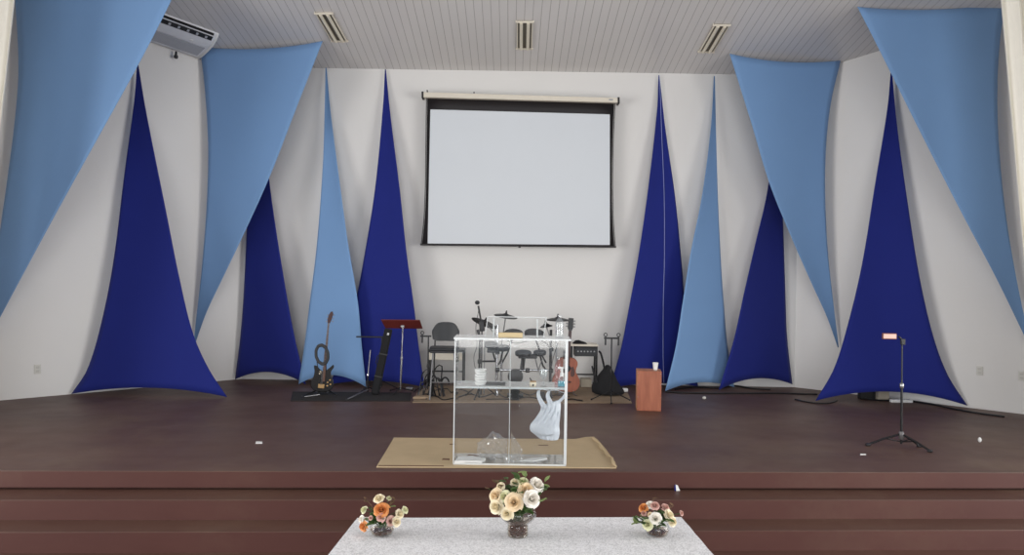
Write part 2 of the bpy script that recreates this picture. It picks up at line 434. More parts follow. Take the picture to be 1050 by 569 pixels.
fabric('fabric_panel', [(913.5, 71), (910, 110), (897, 190), (884, 270), (870, 330), (855, 378), (836, 411)], [(914.5, 71), (920, 130), (931, 210), (943, 285), (957, 345), (972, 385), (992, 416)],
       (wall_d(914, 69, .08), fd(836, 411)), (wall_d(914, 69, .08), fd(992, 416)), M['dark'], 'large royal blue triangle of fabric on the right wall, behind the slim tripod stand', 12, group=G)
# upright sky blue triangles on the back wall
fabric('fabric_panel', [(333.8, 69.5), (333, 110), (331, 170), (325, 250), (317, 315), (312, 355), (306, 394)], [(334.8, 69.5), (339, 115), (348, 185), (357, 250), (367, 310), (371, 355), (375.5, 397)],
       (wall_d(334, 68, .06), fd(306, 394)), (wall_d(334, 68, .06), fd(375, 397)), M['light'], 'slim sky blue triangle of fabric standing behind the electric guitar', 11, group=G)
fabric('fabric_panel', [(732, 78), (729, 130), (720, 200), (708, 260), (700, 310), (693, 355), (682, 401)], [(733, 78), (734, 130), (736, 200), (739, 265), (742, 310), (746, 355), (753, 397)],
       (wall_d(732, 80, .06), fd(682, 401)), (wall_d(732, 80, .06), fd(753, 397)), M['light'], 'slim sky blue triangle of fabric to the right of the wooden box', 7, group=G)
# hanging sky blue drapes
fabric('hanging_drape', [(205, 48), (210, 90), (213.5, 150), (212, 210), (207, 275), (202, 320), (198, 356)], [(331, 42), (305, 108), (277, 180), (250, 240), (226, 290), (211, 322), (199, 356)],
       (wall_d(205, 48, .06), wall_d(199, 356, .06)), (ceil_d(331, 42, .02), wall_d(199, 356, .06)), M['light'], 'sky blue drape tapering down from the ceiling beside the air conditioner', 0, 5, group=G)
fabric('hanging_drape', [(748, 55), (770, 125), (789, 188), (810, 240), (832, 290), (848, 325), (859, 356)], [(862, 62), (852, 105), (847, 150), (846, 200), (849, 260), (855, 315), (860, 356)],
       (ceil_d(748, 55, .02), wall_d(860, 356, .06)), (wall_d(862, 62, .06), wall_d(860, 356, .06)), M['light'], 'sky blue drape tapering down from the ceiling between two royal blue triangles on the right', 0, 5, group=G)
fabric('hanging_drape', [(12, -38), (17, 20), (19, 75), (14.5, 130), (6, 195), (-4, 265), (-14, 350)], [(192, -36), (172, 8), (141, 68), (104, 135), (64, 207), (26, 277), (-13, 350)],
       (wall_d(14, -20, .1), wall_d(-13, 350, .06)), (ceil_d(192, -36, .02), wall_d(-13, 350, .06)), M['light'], 'broad sky blue drape at the far left, in front of the air conditioner', 0, 6, group=G)
fabric('hanging_drape', [(879, 7), (895, 38), (915, 78), (950, 148), (987, 220), (1022, 286), (1056, 356)], [(1031, 3), (1025, 45), (1022.5, 100), (1025, 160), (1032, 225), (1043, 290), (1057, 356)],
       (ceil_d(879, 7, .02), wall_d(1057, 356, .06)), (wall_d(1031, 5, .1), wall_d(1057, 356, .06)), M['light'], 'broad sky blue drape at the far right, beside the white curtain', 0, 5, group=G)
# white side curtains
def side_curtain(sgn, label, xin_top, xin_bot, ybot):
    d = 8.2; P = []
    for i in range(25):
        t = i / 24; row = []
        for j in range(41):
            s = j / 40
            xe = xin_top + (xin_bot - xin_top) * t
            wpx = 75 * (1 - .5 * t)
            x = xe + sgn * s * wpx; y = -75 + (ybot + 75) * t
            p = W(x, y, d)
            p.y += 0.05 * math.sin(s * 26 + 1.2 * t) + .02 * math.sin(s * 61)
            row.append(p)
        P.append(row)
    o = MB().grid(P).build('side_curtain', M['curtain'], solid=.003)
    tag(o, label, 'curtain')
side_curtain(1, 'pleated white curtain at the right edge of the stage', 1021, 1069, 434)
side_curtain(-1, 'pleated white curtain at the left edge of the stage', 22, -38, 434)

# ------------------------------------------------------------------ projection screen
D = 11.42
t = thing('projection_screen', W(533, 97, D), 'white pull-down projection screen with black border on the back wall', 'projection screen')
def quad(pts, d, th, name, mt, par, bevel=0.0):
    A = [W(x, y, d) for x, y in pts]; B = [p + V((0, th, 0)) for p in A]
    return MB().prism(A, B).build(name, mt, par, smooth=False, bevel=bevel)
hs = quad([(433.5, 94.3), (634, 100.2), (634, 105.2), (433.5, 99.6)], D - .07, .13, 'housing', M['cream'], t, .008)
for x, y in ((433.2, 97), (634.4, 102.8)): quad([(x - 1, y - 3.2), (x + 1, y - 3.2), (x + 1, y + 3.2), (x - 1, y + 3.2)], D - .075, .14, 'end_cap', M['scrblack'], t)
for x, y in ((438, 93.4), (486, 95.2)): quad([(x - .5, y - 1.2), (x + .5, y - 1.2), (x + .5, y + 1.2), (x - .5, y + 1.2)], D, .05, 'wall_bracket', M['blackmetal'], t)
quad([(624.5, 101.4), (628.5, 101.5), (628.5, 103), (624.5, 102.9)], D - .074, .004, 'name_plate', M['steel'], t)
bl = [(438.2, 99.5), (437.6, 140), (437, 190), (435.5, 225), (432.8, 250)]; br = [(629.8, 105), (627.8, 150), (627.3, 190), (628, 225), (630, 252.5)]
LL = spline(bl, 16); RR = spline(br, 16)
MB().grid([[W(a[0], a[1], D + .01) * (1 - s / 8) + W(b[0], b[1], D + .01) * (s / 8) for s in range(9)] for a, b in zip(LL, RR)]).build('border', M['scrblack'], t, solid=.002)
quad([(441.3, 112.2), (625.3, 117.3), (625.3, 251.2), (438.5, 249.6)], D + .004, .003, 'viewing_surface', M['screen'], t)
quad([(430.8, 249.8), (631.8, 252.3), (631.8, 254), (430.8, 251.6)], D - .01, .03, 'bottom_bar', M['scrblack'], t, .004)
quad([(531.5, 251), (534, 251), (534, 254), (531.5, 254)], D - .02, .02, 'pull_tab', M['scrblack'], t)
for cur, sg in ((bl, -1), (br, 1)):
    MB().tube([W(x, y, D) + V((sg * .012, 0, 0)) for x, y in spline(cur, 20)], .006, 6).build('tension_cord', M['scrblack'], t)

# ------------------------------------------------------------------ air conditioner under the ceiling at the left wall
e1 = V((-4.235, 10.56, 0))                                    # front right corner
along = V((-1, -1, 0)).normalized(); away = V((1, -1, 0)).normalized()
LEN = 1.75; DEP = 0.68
base = V((e1.x, e1.y, 0)) - away * DEP
base += away * 0.02
zt = ceil_z(10.7) - 0.045
t = thing('air_conditioner', base + V((0, 0, zt - .24)), 'white ceiling-hung air conditioner high on the left wall', 'air conditioner')
prof = [(0.0, 0), (DEP, 0), (DEP + .01, -.03), (DEP - .05, -.085), (DEP - .18, -.13), (DEP - .36, -.155), (.10, -.165), (0, -.15)]
def acp(u, w, z, sag=True):
    p = base + along * u + away * w
    return V((p.x, p.y, zt + z + (CS * -(p.y - base.y - 0) if True else 0)))
MB().prism([acp(0.03, *q) for q in prof], [acp(LEN, *q) for q in prof]).build('body', M['acwhite'], t, bevel=.01)
pe = [(w * 1.0, z * 1.04 - .002) for w, z in prof]
MB().prism([acp(0.0, *q) for q in pe], [acp(0.035, *q) for q in pe]).build('end_panel', M['white'], t, bevel=.012)
def strip(w0, z0, w1, z1, u0, u1, name, mt, off=.006):
    A = [acp(u0, w0, z0), acp(u1, w0, z0), acp(u1, w1, z1), acp(u0, w1, z1)]
    nn = (A[1] - A[0]).cross(A[3] - A[0]).normalized()
    if nn.z > 0: nn = -nn
    return MB().prism([p + nn * off for p in A], [p - nn * .004 for p in A]).build(name, mt, t, smooth=False)
strip(DEP + .004, -.035, DEP - .018, -.06, .07, LEN - .05, 'air_slot', M['black'])
g = strip(DEP - .035, -.074, DEP - .10, -.102, .07, LEN - .05, 'outlet_grille', M['black'])
for i in range(12):
    u = .14 + i * .125
    strip(DEP - .05, -.082, DEP - .085, -.097, u, u + .03, 'louver', M['acgrey'], .012)
strip(.40, -.151, .12, -.168, .08, LEN - .05, 'intake_panel', M['acgrey'])
MB().ball(acp(.30, DEP - .22, -.135), .022, 8, (1.4, 1, .6)).build('indicator_light', M['paper'], t)
dp = W(180.5, 56.5, 10.75)
MB().lathe(dp + V((0, 0, -.05)), [(.02, 0), (.03, .015), (.03, .04), (.016, .055), (.016, .1)], 10).build('drain_cap', M['black'], t)

# ------------------------------------------------------------------ recessed ceiling lamps
def lamp(c4, label):
    P = [ceil_pt(x, y) for x, y in c4]                        # near left, near right, far right, far left
    t = thing('ceiling_light', sum(P, V()) / 4, label, 'ceiling light', 'recessed twin tube ceiling lights')
    ax = ((P[3] + P[2]) - (P[0] + P[1])).normalized(); ln = ((P[3] + P[2]) - (P[0] + P[1])).length / 2
    sx = ax.cross(V((0, 0, 1))).normalized(); up = sx.cross(ax).normalized()
    wd = ((P[1] - P[0]).length * .5 + (P[2] - P[3]).length * .5) * 1.12
    c = sum(P, V()) / 4; R = Matrix((sx, ax, up)).transposed()
    def bx(mb, x, y, z, a, b, h): mb.box(c + R @ V((x, y, z)), (a, b, h), R)
    m = MB(); bx(m, 0, 0, -.004, wd, ln, .006); m.build('back_plate', M['lampdark'], t, smooth=False)
    fr = MB()
    for s in (-1, 1):
        bx(fr, s * (wd / 2 - .008), 0, -.014, .016, ln, .028); bx(fr, 0, s * (ln / 2 - .01), -.014, wd + .03, .02, .03)
    fr.build('frame', M['cream'], t, smooth=False, bevel=.003)
    for s in (-1, 1):
        MB().tube([c + R @ V((s * wd * .22, -ln / 2 + .02, -.024)), c + R @ V((s * wd * .22, ln / 2 - .02, -.024))], .023, 10).build('tube', M['tube'], t)
M['lampdark'] = mat('brown tinted louver', (96, 88, 72), 0.4, var=.2, vscale=40)
M['tube'] = mat('unlit fluorescent tube', (224, 216, 198), 0.3)
lamp([(323, 12.5), (340.5, 12.5), (354.5, 41.5), (342.5, 42)], 'left one of three recessed ceiling lamps, above the royal blue panel left of the screen')
lamp([(530.3, 21), (546, 21), (544.3, 49.5), (531.2, 49.5)], 'middle recessed ceiling lamp, above the projection screen')
lamp([(732.5, 24.5), (748, 24.5), (730, 53), (717.5, 52.5)], 'right one of three recessed ceiling lamps, beside the right sky blue drape top')

# ------------------------------------------------------------------ wall outlets
def outlet(px, py, label, w=.075, h=.12):
    p = wall_pt(px, py, .008)
    rz = PI / 4 if p.x < 0 else -PI / 4
    R = RZ(rz)
    t = thing('wall_outlet', p, label, 'outlet', 'wall outlets')
    MB().box(p, (w, .012, h), R).build('cover_plate', M['outlet'], t, bevel=.004)
    for z in (-.025, .025): MB().box(p + R @ V((0, -.008, z)), (.04, .008, .03), R).build('socket', M['outdim'], t, bevel=.002)
outlet(1004.5, 380, 'off-white wall outlet right of the large royal blue triangle on the right wall')
outlet(1047.5, 385.5, 'off-white wall outlet at the right edge of the picture')
outlet(38.5, 378.5, 'off-white wall outlet low on the left wall')

# ------------------------------------------------------------------ rugs and mats
def flat(name, pts, z0, z1, mt, label, cat, par=None, jit=0):
    P = [F(x, y) for x, y in pts]
    m = MB().prism([V((p.x, p.y, z0)) for p in P], [V((p.x, p.y, z1)) for p in P])
    o = m.build(name, mt, par, smooth=False)
    if par is None: tag(o, label, cat)
    return o
flat('rug', [(423, 413), (648, 413.5), (644, 404), (600, 396), (440, 396), (428, 402)], .001, .008, M['rug'], 'beige rug spread under the drum kit', 'rug')
flat('rug', [(298, 411.5), (421, 411.5), (422, 403), (300, 402)], .001, .009, M['blackrug'], 'black rug under the electric guitar and the red music stand', 'rug')
mp = [(386, 479.5), (632, 480.5), (631, 475), (626, 468), (621, 461), (615, 454), (609, 448.5), (600, 449), (590, 451), (500, 450.5), (404, 449.5), (396, 463)]
o = flat('floor_mat', mp, .001, .010, M['mat'], 'tan fibre mat with a ragged right end under the clear podium', 'mat')
for pts in ([(388, 478), (455, 478.4), (455, 479.3), (388, 479)], [(454, 471), (461, 471.2), (461, 473), (453, 472.6)], [(552, 457), (562, 457.2), (562, 458.2), (552, 458)], [(461, 456), (468, 456), (468, 457), (461, 457)]):
    flat('stain', pts, .0098, .0108, M['matdark'], '', '', o)

ed = [F(x, y, .016) for x, y in ((607, 448.5), (611, 451.5), (614, 454), (617.5, 459), (621, 462), (624, 467), (627.5, 470), (630, 475), (631.5, 479))]
MB().tube([p + V((random.uniform(-.015, .015), 0, random.uniform(0, .008))) for p in ed], [.004, .016, .010, .015, .009, .014, .010, .015, .006], 7).build('curled_edge', M['mat'], o)
# ------------------------------------------------------------------ clear podium
b0 = F(463.3, 478); b1 = F(581, 478.3)
PW = .985; PX = (b0.x + b1.x) / 2; PY = (b0.y + b1.y) / 2; PD = .36; PH = 1.095; TH = .012
t = thing('podium', (PX, PY + PD / 2, .010), 'large clear acrylic podium standing on the tan mat', 'podium')
ZB = .010
def pbox(name, mt, x0, x1, y0, y1, z0, z1, par=t, bev=0.0):
    return MB().box((PX + (x0 + x1) / 2, PY + (y0 + y1) / 2, ZB + (z0 + z1) / 2), (x1 - x0, y1 - y0, z1 - z0)).build(name, mt, par, smooth=False, bevel=bev)
h = PW / 2
def sheet(name, x0, x1, y0, y1, z0, z1):
    return pbox(name, M['shelfac' if name in ('shelf', 'base_panel', 'top_panel') else 'acrylic'], x0, x1, y0, y1, z0, z1)
E = .004
sheet('front_panel', -h, h, 0, TH, 0, PH)
sd = sheet('side_panel', -h, -h + TH, TH, PD, 0, PH); pbox('polished_edge', M['acedge'], -h - .002, -h + .007, -.004, .0, .01, PH, sd)
sd = sheet('side_panel', h - TH, h, TH, PD, 0, PH); pbox('polished_edge', M['acedge'], h - TH - .008, h + .004, -.004, .0, .01, PH, sd)
dv = sheet('divider', -.010, .0, TH, PD, .016, PH - .01); pbox('polished_edge', M['acedge'], -.009, -.003, TH + .001, TH + .006, .016, PH - .01, dv)
bs = sheet('base_panel', -h + TH, h - TH, TH, PD, .0, .014); pbox('polished_edge', M['acedge'], -h, h, -.004, .0, .0, .014, bs)
sh = sheet('shelf', -h + TH, h - TH, TH, PD, .665, .68); pbox('polished_edge', M['acedge'], -h + TH, h - TH, TH + .001, TH + .006, .664, .681, sh)
pbox('polished_edge', M['acedge'], -h + TH, h - TH, PD, PD + .005, .664, .681, sh)
tp = sheet('top_panel', -h - .01, h + .03, -.01, PD, PH, PH + .014); pbox('polished_edge', M['acedge'], -h - .01, h + .03, -.016, -.01, PH - .001, PH + .013, tp)
# book rest on top
zb = PH + .014
R0 = RX(-.30)
br_ = MB()
A = [V((PX + x, PY + .13, ZB + zb)) for x in (-.235, .285)]; B = [V((PX + x, PY + .20, ZB + zb + .175)) for x in (-.215, .315)]
br_.prism([A[0], A[1], B[1], B[0]], [p + V((0, .008, 0)) for p in (A[0], A[1], B[1], B[0])])
bk = br_.build('book_rest', M['acrylic'], t, smooth=False)
MB().tube([B[0], B[1]], .004, 6).build('polished_edge', M['acedge'], bk)
MB().tube([A[1], B[1]], .003, 6).build('polished_edge', M['acedge'], bk)
MB().tube([A[0], B[0]], .003, 6).build('polished_edge', M['acedge'], bk)
for x in (-.16, .232):
    MB().prism([V((PX + x - .006, PY + .14, ZB + zb)), V((PX + x - .006, PY + .205, ZB + zb + .16)), V((PX + x - .006, PY + .27, ZB + zb))],
               [V((PX + x + .006, PY + .14, ZB + zb)), V((PX + x + .006, PY + .205, ZB + zb + .16)), V((PX + x + .006, PY + .27, ZB + zb))]).build('support', M['acedge'], bk, smooth=False)
# objects on and inside the podium
def pp(px, py, dy):                                           # point at a depth inside the podium
    return W(px, py, PY + dy)
x = pp(523.5, 347, .1).x
o = MB().box((x, PY + .09, ZB + zb + .022), (.215, .05, .043)).build('wooden_block', M['tanwood'], smooth=False, bevel=.005)
tag(o, 'tan wooden block lying on top of the clear podium, before the book rest', 'block')
def bottle(px, z, dy, h, r, label, mt=M['pet'], capm=M['white'], liquid=None, name='bottle'):
    p = pp(px, 350, dy); p.z = z
    t = thing(name, p, label, 'bottle')
    pr = [(r * .9, 0), (r, .01), (r, h * .28), (r * .92, h * .33), (r, h * .38), (r, h * .62), (r * .85, h * .74), (r * .4, h * .86), (r * .36, h * .92)]
    MB().lathe(p, pr, 18).build('body', mt, t)
    MB().lathe(p + V((0, 0, h * .92)), [(r * .45, 0), (r * .45, h * .075), (r * .38, h * .08)], 14).build('cap', capm, t)
    if liquid: MB().lathe(p + V((0, 0, .006)), [(r * .93, 0), (r * .93, h * liquid)], 18).build('liquid', M['blueliq'], t)
    return t
bottle(573.5, ZB + zb, .16, .20, .036, 'clear water bottle standing on the top right corner of the podium', capm=M['pet'])
zs = ZB + .68
bottle(572.5, zs, .25, .245, .030, 'tall pinkish bottle at the back of the podium shelf, right end', mt=M['pinkliq'], capm=M['pet'])
p = pp(576, 395, .10); p.z = zs
t2 = thing('hand_sanitizer', p, 'clear pump bottle of teal liquid at the right end of the podium shelf', 'bottle')
MB().lathe(p, [(.033, 0), (.037, .01), (.037, .05), (.03, .068), (.014, .078), (.014, .09)], 18, sy=.8).build('body', M['pet'], t2)
MB().lathe(p + V((0, 0, .004)), [(.034, 0), (.034, .046)], 18, sy=.8).build('liquid', M['blueliq'], t2)
m = MB().lathe(p + V((0, 0, .09)), [(.016, 0), (.016, .03), (.01, .035), (.01, .07)], 12); m.box(p + V((-.012, 0, .165)), (.05, .018, .014)); m.build('pump', M['white'], t2)
p = pp(557.5, 385, .12); p.z = zs
t2 = thing('stemmed_glass', p, 'empty stemmed glass on the podium shelf beside the small pot', 'glass')
MB().lathe(p, [(.033, 0), (.03, .004), (.006, .01), (.005, .06)], 18).build('stem', M['wine'], t2)
MB().lathe(p + V((0, 0, .06)), [(.004, 0), (.028, .015), (.037, .045), (.034, .09), (.0325, .09), (.035, .045), (.026, .018), (.002, .004)], 18).build('bowl', M['wine'], t2)
p = pp(546.5, 397, .08); p.z = zs
t2 = thing('small_pot', p, 'small ivory pot with dark opening on the podium shelf, right of its divider', 'pot')
MB().lathe(p, [(.022, 0), (.03, .008), (.033, .03), (.026, .045), (.022, .045), (.026, .03)], 18).build('body', M['pick'], t2)
MB().lathe(p + V((0, 0, .036)), [(.026, 0), (.03, .006), (.03, .012), (.024, .014)], 18).build('rim', M['gold'], t2)
m = MB(); m.tube([p + V((0, 0, .03)), p + V((-.03, .0, .075))], .006, 6); m.build('spoon', M['black'], t2)
p = pp(546.5, 396, .08); MB().box(V((p.x, p.y - .0335, zs + .016)), (.016, .004, .016)).build('emblem', M['black'], t2)
# stack of white cups added to imitate a bright reflection in the acrylic
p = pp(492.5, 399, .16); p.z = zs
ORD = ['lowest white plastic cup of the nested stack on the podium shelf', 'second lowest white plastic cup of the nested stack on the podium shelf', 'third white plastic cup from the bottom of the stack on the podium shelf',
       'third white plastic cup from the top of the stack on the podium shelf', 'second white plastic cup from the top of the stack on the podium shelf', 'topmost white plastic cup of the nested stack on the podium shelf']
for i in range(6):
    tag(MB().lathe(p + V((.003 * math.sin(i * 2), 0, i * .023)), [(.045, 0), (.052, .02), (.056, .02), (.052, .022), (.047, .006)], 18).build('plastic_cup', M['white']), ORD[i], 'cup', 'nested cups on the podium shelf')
o = MB().box(pp(508, 396.5, .2) * 1, (.18, .16, .006)).build('booklet', M['greyp'], smooth=False)
o.location.z = zs; tag(o, 'dark flat booklet lying on the podium shelf beside the divider', 'booklet')
# plastic bag hanging below the shelf
Yb = PY + .12
out_l = [(551.5, 401), (553, 409), (554.5, 419), (549.5, 428), (544, 435), (543.5, 441), (549, 446), (554, 450)]
out_r = [(562, 401), (564, 408), (574, 411), (574.5, 425), (573.5, 436), (574, 443), (573, 449), (572, 451)]
LL = spline(out_l, 22); RR = spline(out_r, 22)
def bagsheet(sg):
    P = []
    for i, (a, b) in enumerate(zip(LL, RR)):
        row = []
        for j in range(15):
            s = j / 14
            bul = math.sin(PI * s) ** .7 * (.012 + .045 * min(1, (i / 12)) * (1 if i < 20 else .55))
            wr = .006 * math.sin(j * 2.3 + i * .5) + .004 * math.sin(j * 4.1 - i * .9)
            row.append(W(a[0] * (1 - s) + b[0] * s, a[1] * (1 - s) + b[1] * s, Yb) + V((0, sg * bul + wr * (0 if j in (0, 14) else 1), 0)))
        P.append(row)
    return P
pb = W(560, 452, Yb)
t2 = thing('plastic_bag', pb, 'white plastic shopping bag hanging inside the podium below the shelf', 'bag')
m = MB()
cut = 6
for sg in (-1, 1): m.grid(bagsheet(sg)[cut:])
m.build('bag_body', M['bag'], t2)
for pl in ([(552.5, 400.2), (552, 405), (554.5, 411), (559, 418)], [(563, 401), (561.5, 405), (563.5, 411), (566, 416)], [(580, 403.5), (577, 408), (572, 412), (568, 418)]):
    P = spline(pl, 10); LLh = []
    for i, a in enumerate(P):
        wv = 1.4 + 2.2 * i / 10
        LLh.append([W(a[0] + wv * (s / 4 - .5) * 2, a[1], Yb - .004 * math.sin(s * 2.1)) + V((0, -.02 * i / 10, 0)) for s in range(5)])
    MB().grid(LLh).build('handle', M['bag'], t2, solid=.003)
MB().tube([W(552.5, 400.2, Yb), W(556, 399, Yb), W(563, 400.5, Yb), W(571, 400.0, Yb), W(580, 403.5, Yb)], .003, 6).build('hanging_cord', M['bag'], t2)
# papers on the base
def scrap(name, pts, z, mt, label, cat, up=.004):
    P = [F(x, y, z) for x, y in pts]
    o = MB().prism([p + V((0, 0, .001)) for p in P], [p + V((0, 0, up)) for p in P]).build(name, mt, smooth=False)
    return tag(o, label, cat)
zb0 = ZB + .014
scrap('paper', [(466, 475), (470, 470.5), (484, 469.5), (498, 472), (494, 474.8), (480, 474.5)], zb0, M['paper'], 'white crumpled paper at the left end of the podium base', 'paper', .02)
scrap('paper', [(533, 473), (545, 470.5), (560, 469.5), (561, 471), (546, 473.6)], zb0, M['paper'], 'narrow white paper on the podium base, right of the divider', 'paper', .008)
scrap('folded_card', [(478, 469.5), (489, 470.5), (491, 467.5), (480, 466.5)], zb0, M['matdark'], 'small brown card on the podium base behind the crumpled paper', 'card', .006)
# reflection streak film added in the podium to imitate bright reflections
P = []
for i in range(15):
    row = []
    for j in range(19):
        x = -.29 + .27 * j / 18; z = .02 + .28 * (i / 14) * (1 - .35 * abs(j / 9 - 1)) * (.75 + .25 * j / 18)
        y = .14 + .03 * math.sin(j * 1.3 + i * .7) + .02 * math.sin(i * 1.9 + j * .6)
        row.append(V((PX + x, PY + y, ZB + z)))
    P.append(row)
o = MB().grid(P).build('plastic_film', M['film'])
tag(o, 'crumpled clear plastic film standing on the podium base, left of the divider', 'plastic film')
P = [[V((PX + .010 + .10 * j / 10, PY + .14 + .03 * math.sin(j * 1.7 + i * .6), ZB + .02 + .24 * (i / 14) * (1 - .6 * j / 10))) for j in range(11)] for i in range(15)]
o = MB().grid(P).build('plastic_film', M['film'])
tag(o, 'narrow crumpled clear plastic film on the podium base, right of the divider', 'plastic film')

# ------------------------------------------------------------------ stands
def tripod(t, p, r_leg, hub, m_, angs=(0.5, 2.6, 4.5), rad=.007, foot=True):
    for a in angs:
        e = p + V((math.cos(a) * r_leg, math.sin(a) * r_leg, .012)); hpt = p + V((0, 0, hub))
        l = MB().tube([hpt, e], rad, 7).build('leg', m_, t)
        if foot: MB().ball(e, .013, 6).build('foot', M['black'], l)
def tbar_stand(px, py, topz, x0, x1, hooks, label, angs=(0.1, 3.0, 4.6)):
    p = F(px, py, .009)
    t = thing('t_bar_stand', p, label, 'stand', 'black T-bar stands')
    MB().tube([p + V((0, 0, .05)), p + V((0, 0, topz))], .010, 8).build('pole', M['blackmetal'], t)
    MB().lathe(p + V((0, 0, topz * .45)), [(.016, 0), (.018, .02), (.016, .05)], 10).build('collar', M['black'], t)
    MB().box(p + V(((x0 + x1) / 2, 0, topz)), (x1 - x0, .022, .022)).build('crossbar', M['blackmetal'], t, bevel=.003)
    for x in hooks:
        hk = MB().box(p + V((x, -.012, topz - .035)), (.022, .02, .12))
        hk.build('hook', M['black'], t, bevel=.004)
        ring = [p + V((x + .022 * math.cos(a), -.012, topz + .045 + .022 * math.sin(a))) for a in [2 * PI * i / 12 for i in range(12)]]
        MB().tube(ring, .006, 6, closed=True).build('ring', M['black'], t)
    tripod(t, p, .26, .14, M['blackmetal'], angs)
    return t
tbar_stand(626.3, 411, .845, -.105, .10, (-.085, .09), 'black T-bar stand in front of the black bag, right of the podium')
tbar_stand(438.5, 403, .80, -.115, .04, (-.085,), 'black T-bar stand left of the high black chair', angs=(0.6, 2.4, 4.6))
tbar_stand(391, 400, .76, -.37, .05, (), 'black T-bar stand mostly hidden behind the slanted black case')

# slim tripod at the right
p = F(924, 458)
t = thing('tripod_stand', p, 'slim black tripod stand with a small pale block, before the right royal blue triangle', 'stand')
MB().tube([p + V((0, 0, .03)), p + V((-.003, 0, .62))], .012, 10).build('lower_pole', M['blackmetal'], t)
MB().tube([p + V((-.003, 0, .62)), p + V((-.006, 0, 1.08))], .007, 10).build('upper_pole', M['greyp'], t)
MB().lathe(p + V((-.003, 0, .59)), [(.014, 0), (.02, .01), (.02, .045), (.012, .055)], 12).build('collar', M['steel'], t)
MB().lathe(p + V((0, 0, .075)), [(.02, 0), (.026, .01), (.026, .07), (.015, .08)], 12).build('hub', M['steel'], t)
for a, r in ((3.1, .33), (-.05, .18), (-.95, .28)):
    e = p + V((math.cos(a) * r, math.sin(a) * r, .014)); hp = p + V((0, 0, .13))
    l = MB().tube([hp, hp.lerp(e, .55) + V((0, 0, .008)), e], .011, 8).build('leg', M['blackmetal'], t)
    MB().box(e, (.045, .03, .026), RZ(a)).build('rubber_foot', M['black'], l, bevel=.006)
    MB().tube([p + V((0, 0, .05)), hp.lerp(e, .45)], .006, 6).build('brace', M['blackmetal'], t)
m = MB().tube([p + V((-.006, 0, 1.08)), p + V((-.045, 0, 1.115))], .010, 8); m.box(p + V((0, 0, 1.06)), (.04, .03, .06)); m.build('clamp', M['black'], t, bevel=.004)
c = W(911.8, 344.7, p.y - .01)
o = thing('phone_case', c + V((0, 0, -.03)), 'small pale pink case held sideways on top of the slim tripod stand', 'case')
MB().box(c, (.145, .022, .062)).build('shell', M['browncase'], o, bevel=.006)
MB().box(c + V((0, -.012, 0)), (.13, .006, .046)).build('face', M['pinkcard'], o, bevel=.003)

# ------------------------------------------------------------------ red music stand and the case leaning beside it
p = F(410.5, 402.5, .009); d = p.y
t = thing('music_stand', p, 'music stand with a dark red slanted desk on a chrome pole', 'music stand')
A = [W(390.5, 328.2, d - .10), W(430.6, 328.6, d - .10), W(433.3, 337.2, d + .02), W(395.2, 336.6, d + .02)]
nn = (A[1] - A[0]).cross(A[3] - A[0]).normalized()
MB().prism(A, [q + nn * .016 for q in A]).build('desk', M['redwood'], t, smooth=False, bevel=.004)
top = W(413, 334.5, d - .01)
MB().tube([p + V((0, 0, .03)), p.lerp(top, .52)], .014, 10).build('lower_pole', M['chrome'], t)
MB().tube([p.lerp(top, .5), top], .009, 10).build('upper_pole', M['chrome'], t)
MB().lathe(p.lerp(top, .5), [(.017, 0), (.019, .015), (.017, .04)], 12).build('collar', M['steel'], t)
MB().box(top + V((0, .0, .0)), (.05, .05, .03)).build('bracket', M['steel'], t, bevel=.005)
tripod(t, p, .20, .07, M['blackmetal'], (.3, 2.5, 4.4), .008)
d = 10.35
q0 = F(384.5, 404.5, .009); q1 = W(398.5, 337.5, q0.y + .02)
t = thing('instrument_case', q0, 'narrow black case leaning against the red music stand', 'case')
ax = (q1 - q0).normalized(); sx = ax.cross(V((0, 1, 0))).normalized(); R = Matrix((sx, ax.cross(sx) * -1, ax)).transposed()
L_ = (q1 - q0).length
MB().box(q0 + ax * L_ * .5 + V((0, 0, .005)), (.105, .09, L_), R).build('body', M['blackmat'], t, bevel=.02)
for f in (.28, .62): MB().box(q0 + ax * L_ * f, (.111, .096, .02), R).build('strap', M['black'], t, bevel=.003)
MB().box(q0 + ax * (L_ * .93) + V((.015, -.052, 0)), (.03, .012, .035), R).build('latch', M['steel'], t, bevel=.003)
MB().tube([q0 + ax * L_ * .45 + sx * .055, q0 + ax * L_ * .47 + sx * .075, q0 + ax * L_ * .57 + sx * .075, q0 + ax * L_ * .59 + sx * .055], .008, 6).build('handle', M['black'], t)
# short microphone stand left of it
p = F(377, 404, .009)
t = thing('microphone_stand', p, 'short grey stand left of the slanted black case', 'stand')
MB().tube([p + V((0, 0, .03)), p + V((.0, 0, .25))], .010, 8).build('lower_pole', M['blackmetal'], t)
MB().tube([p + V((0, 0, .25)), p + V((.03, 0, .61))], .006, 8).build('upper_pole', M['steel'], t)
MB().lathe(p + V((0, 0, .235)), [(.012, 0), (.016, .01), (.016, .04), (.01, .05)], 10).build('collar', M['chrome'], t)
tripod(t, p, .2, .1, M['blackmetal'], (.9, 2.2, ), .008)
e = F(355.5, 409.5, .018)
l = MB().tube([p + V((0, 0, .06)), e], .010, 8).build('leg', M['steel'], t); MB().ball(e, .016, 8).build('foot', M['rubber'], l)

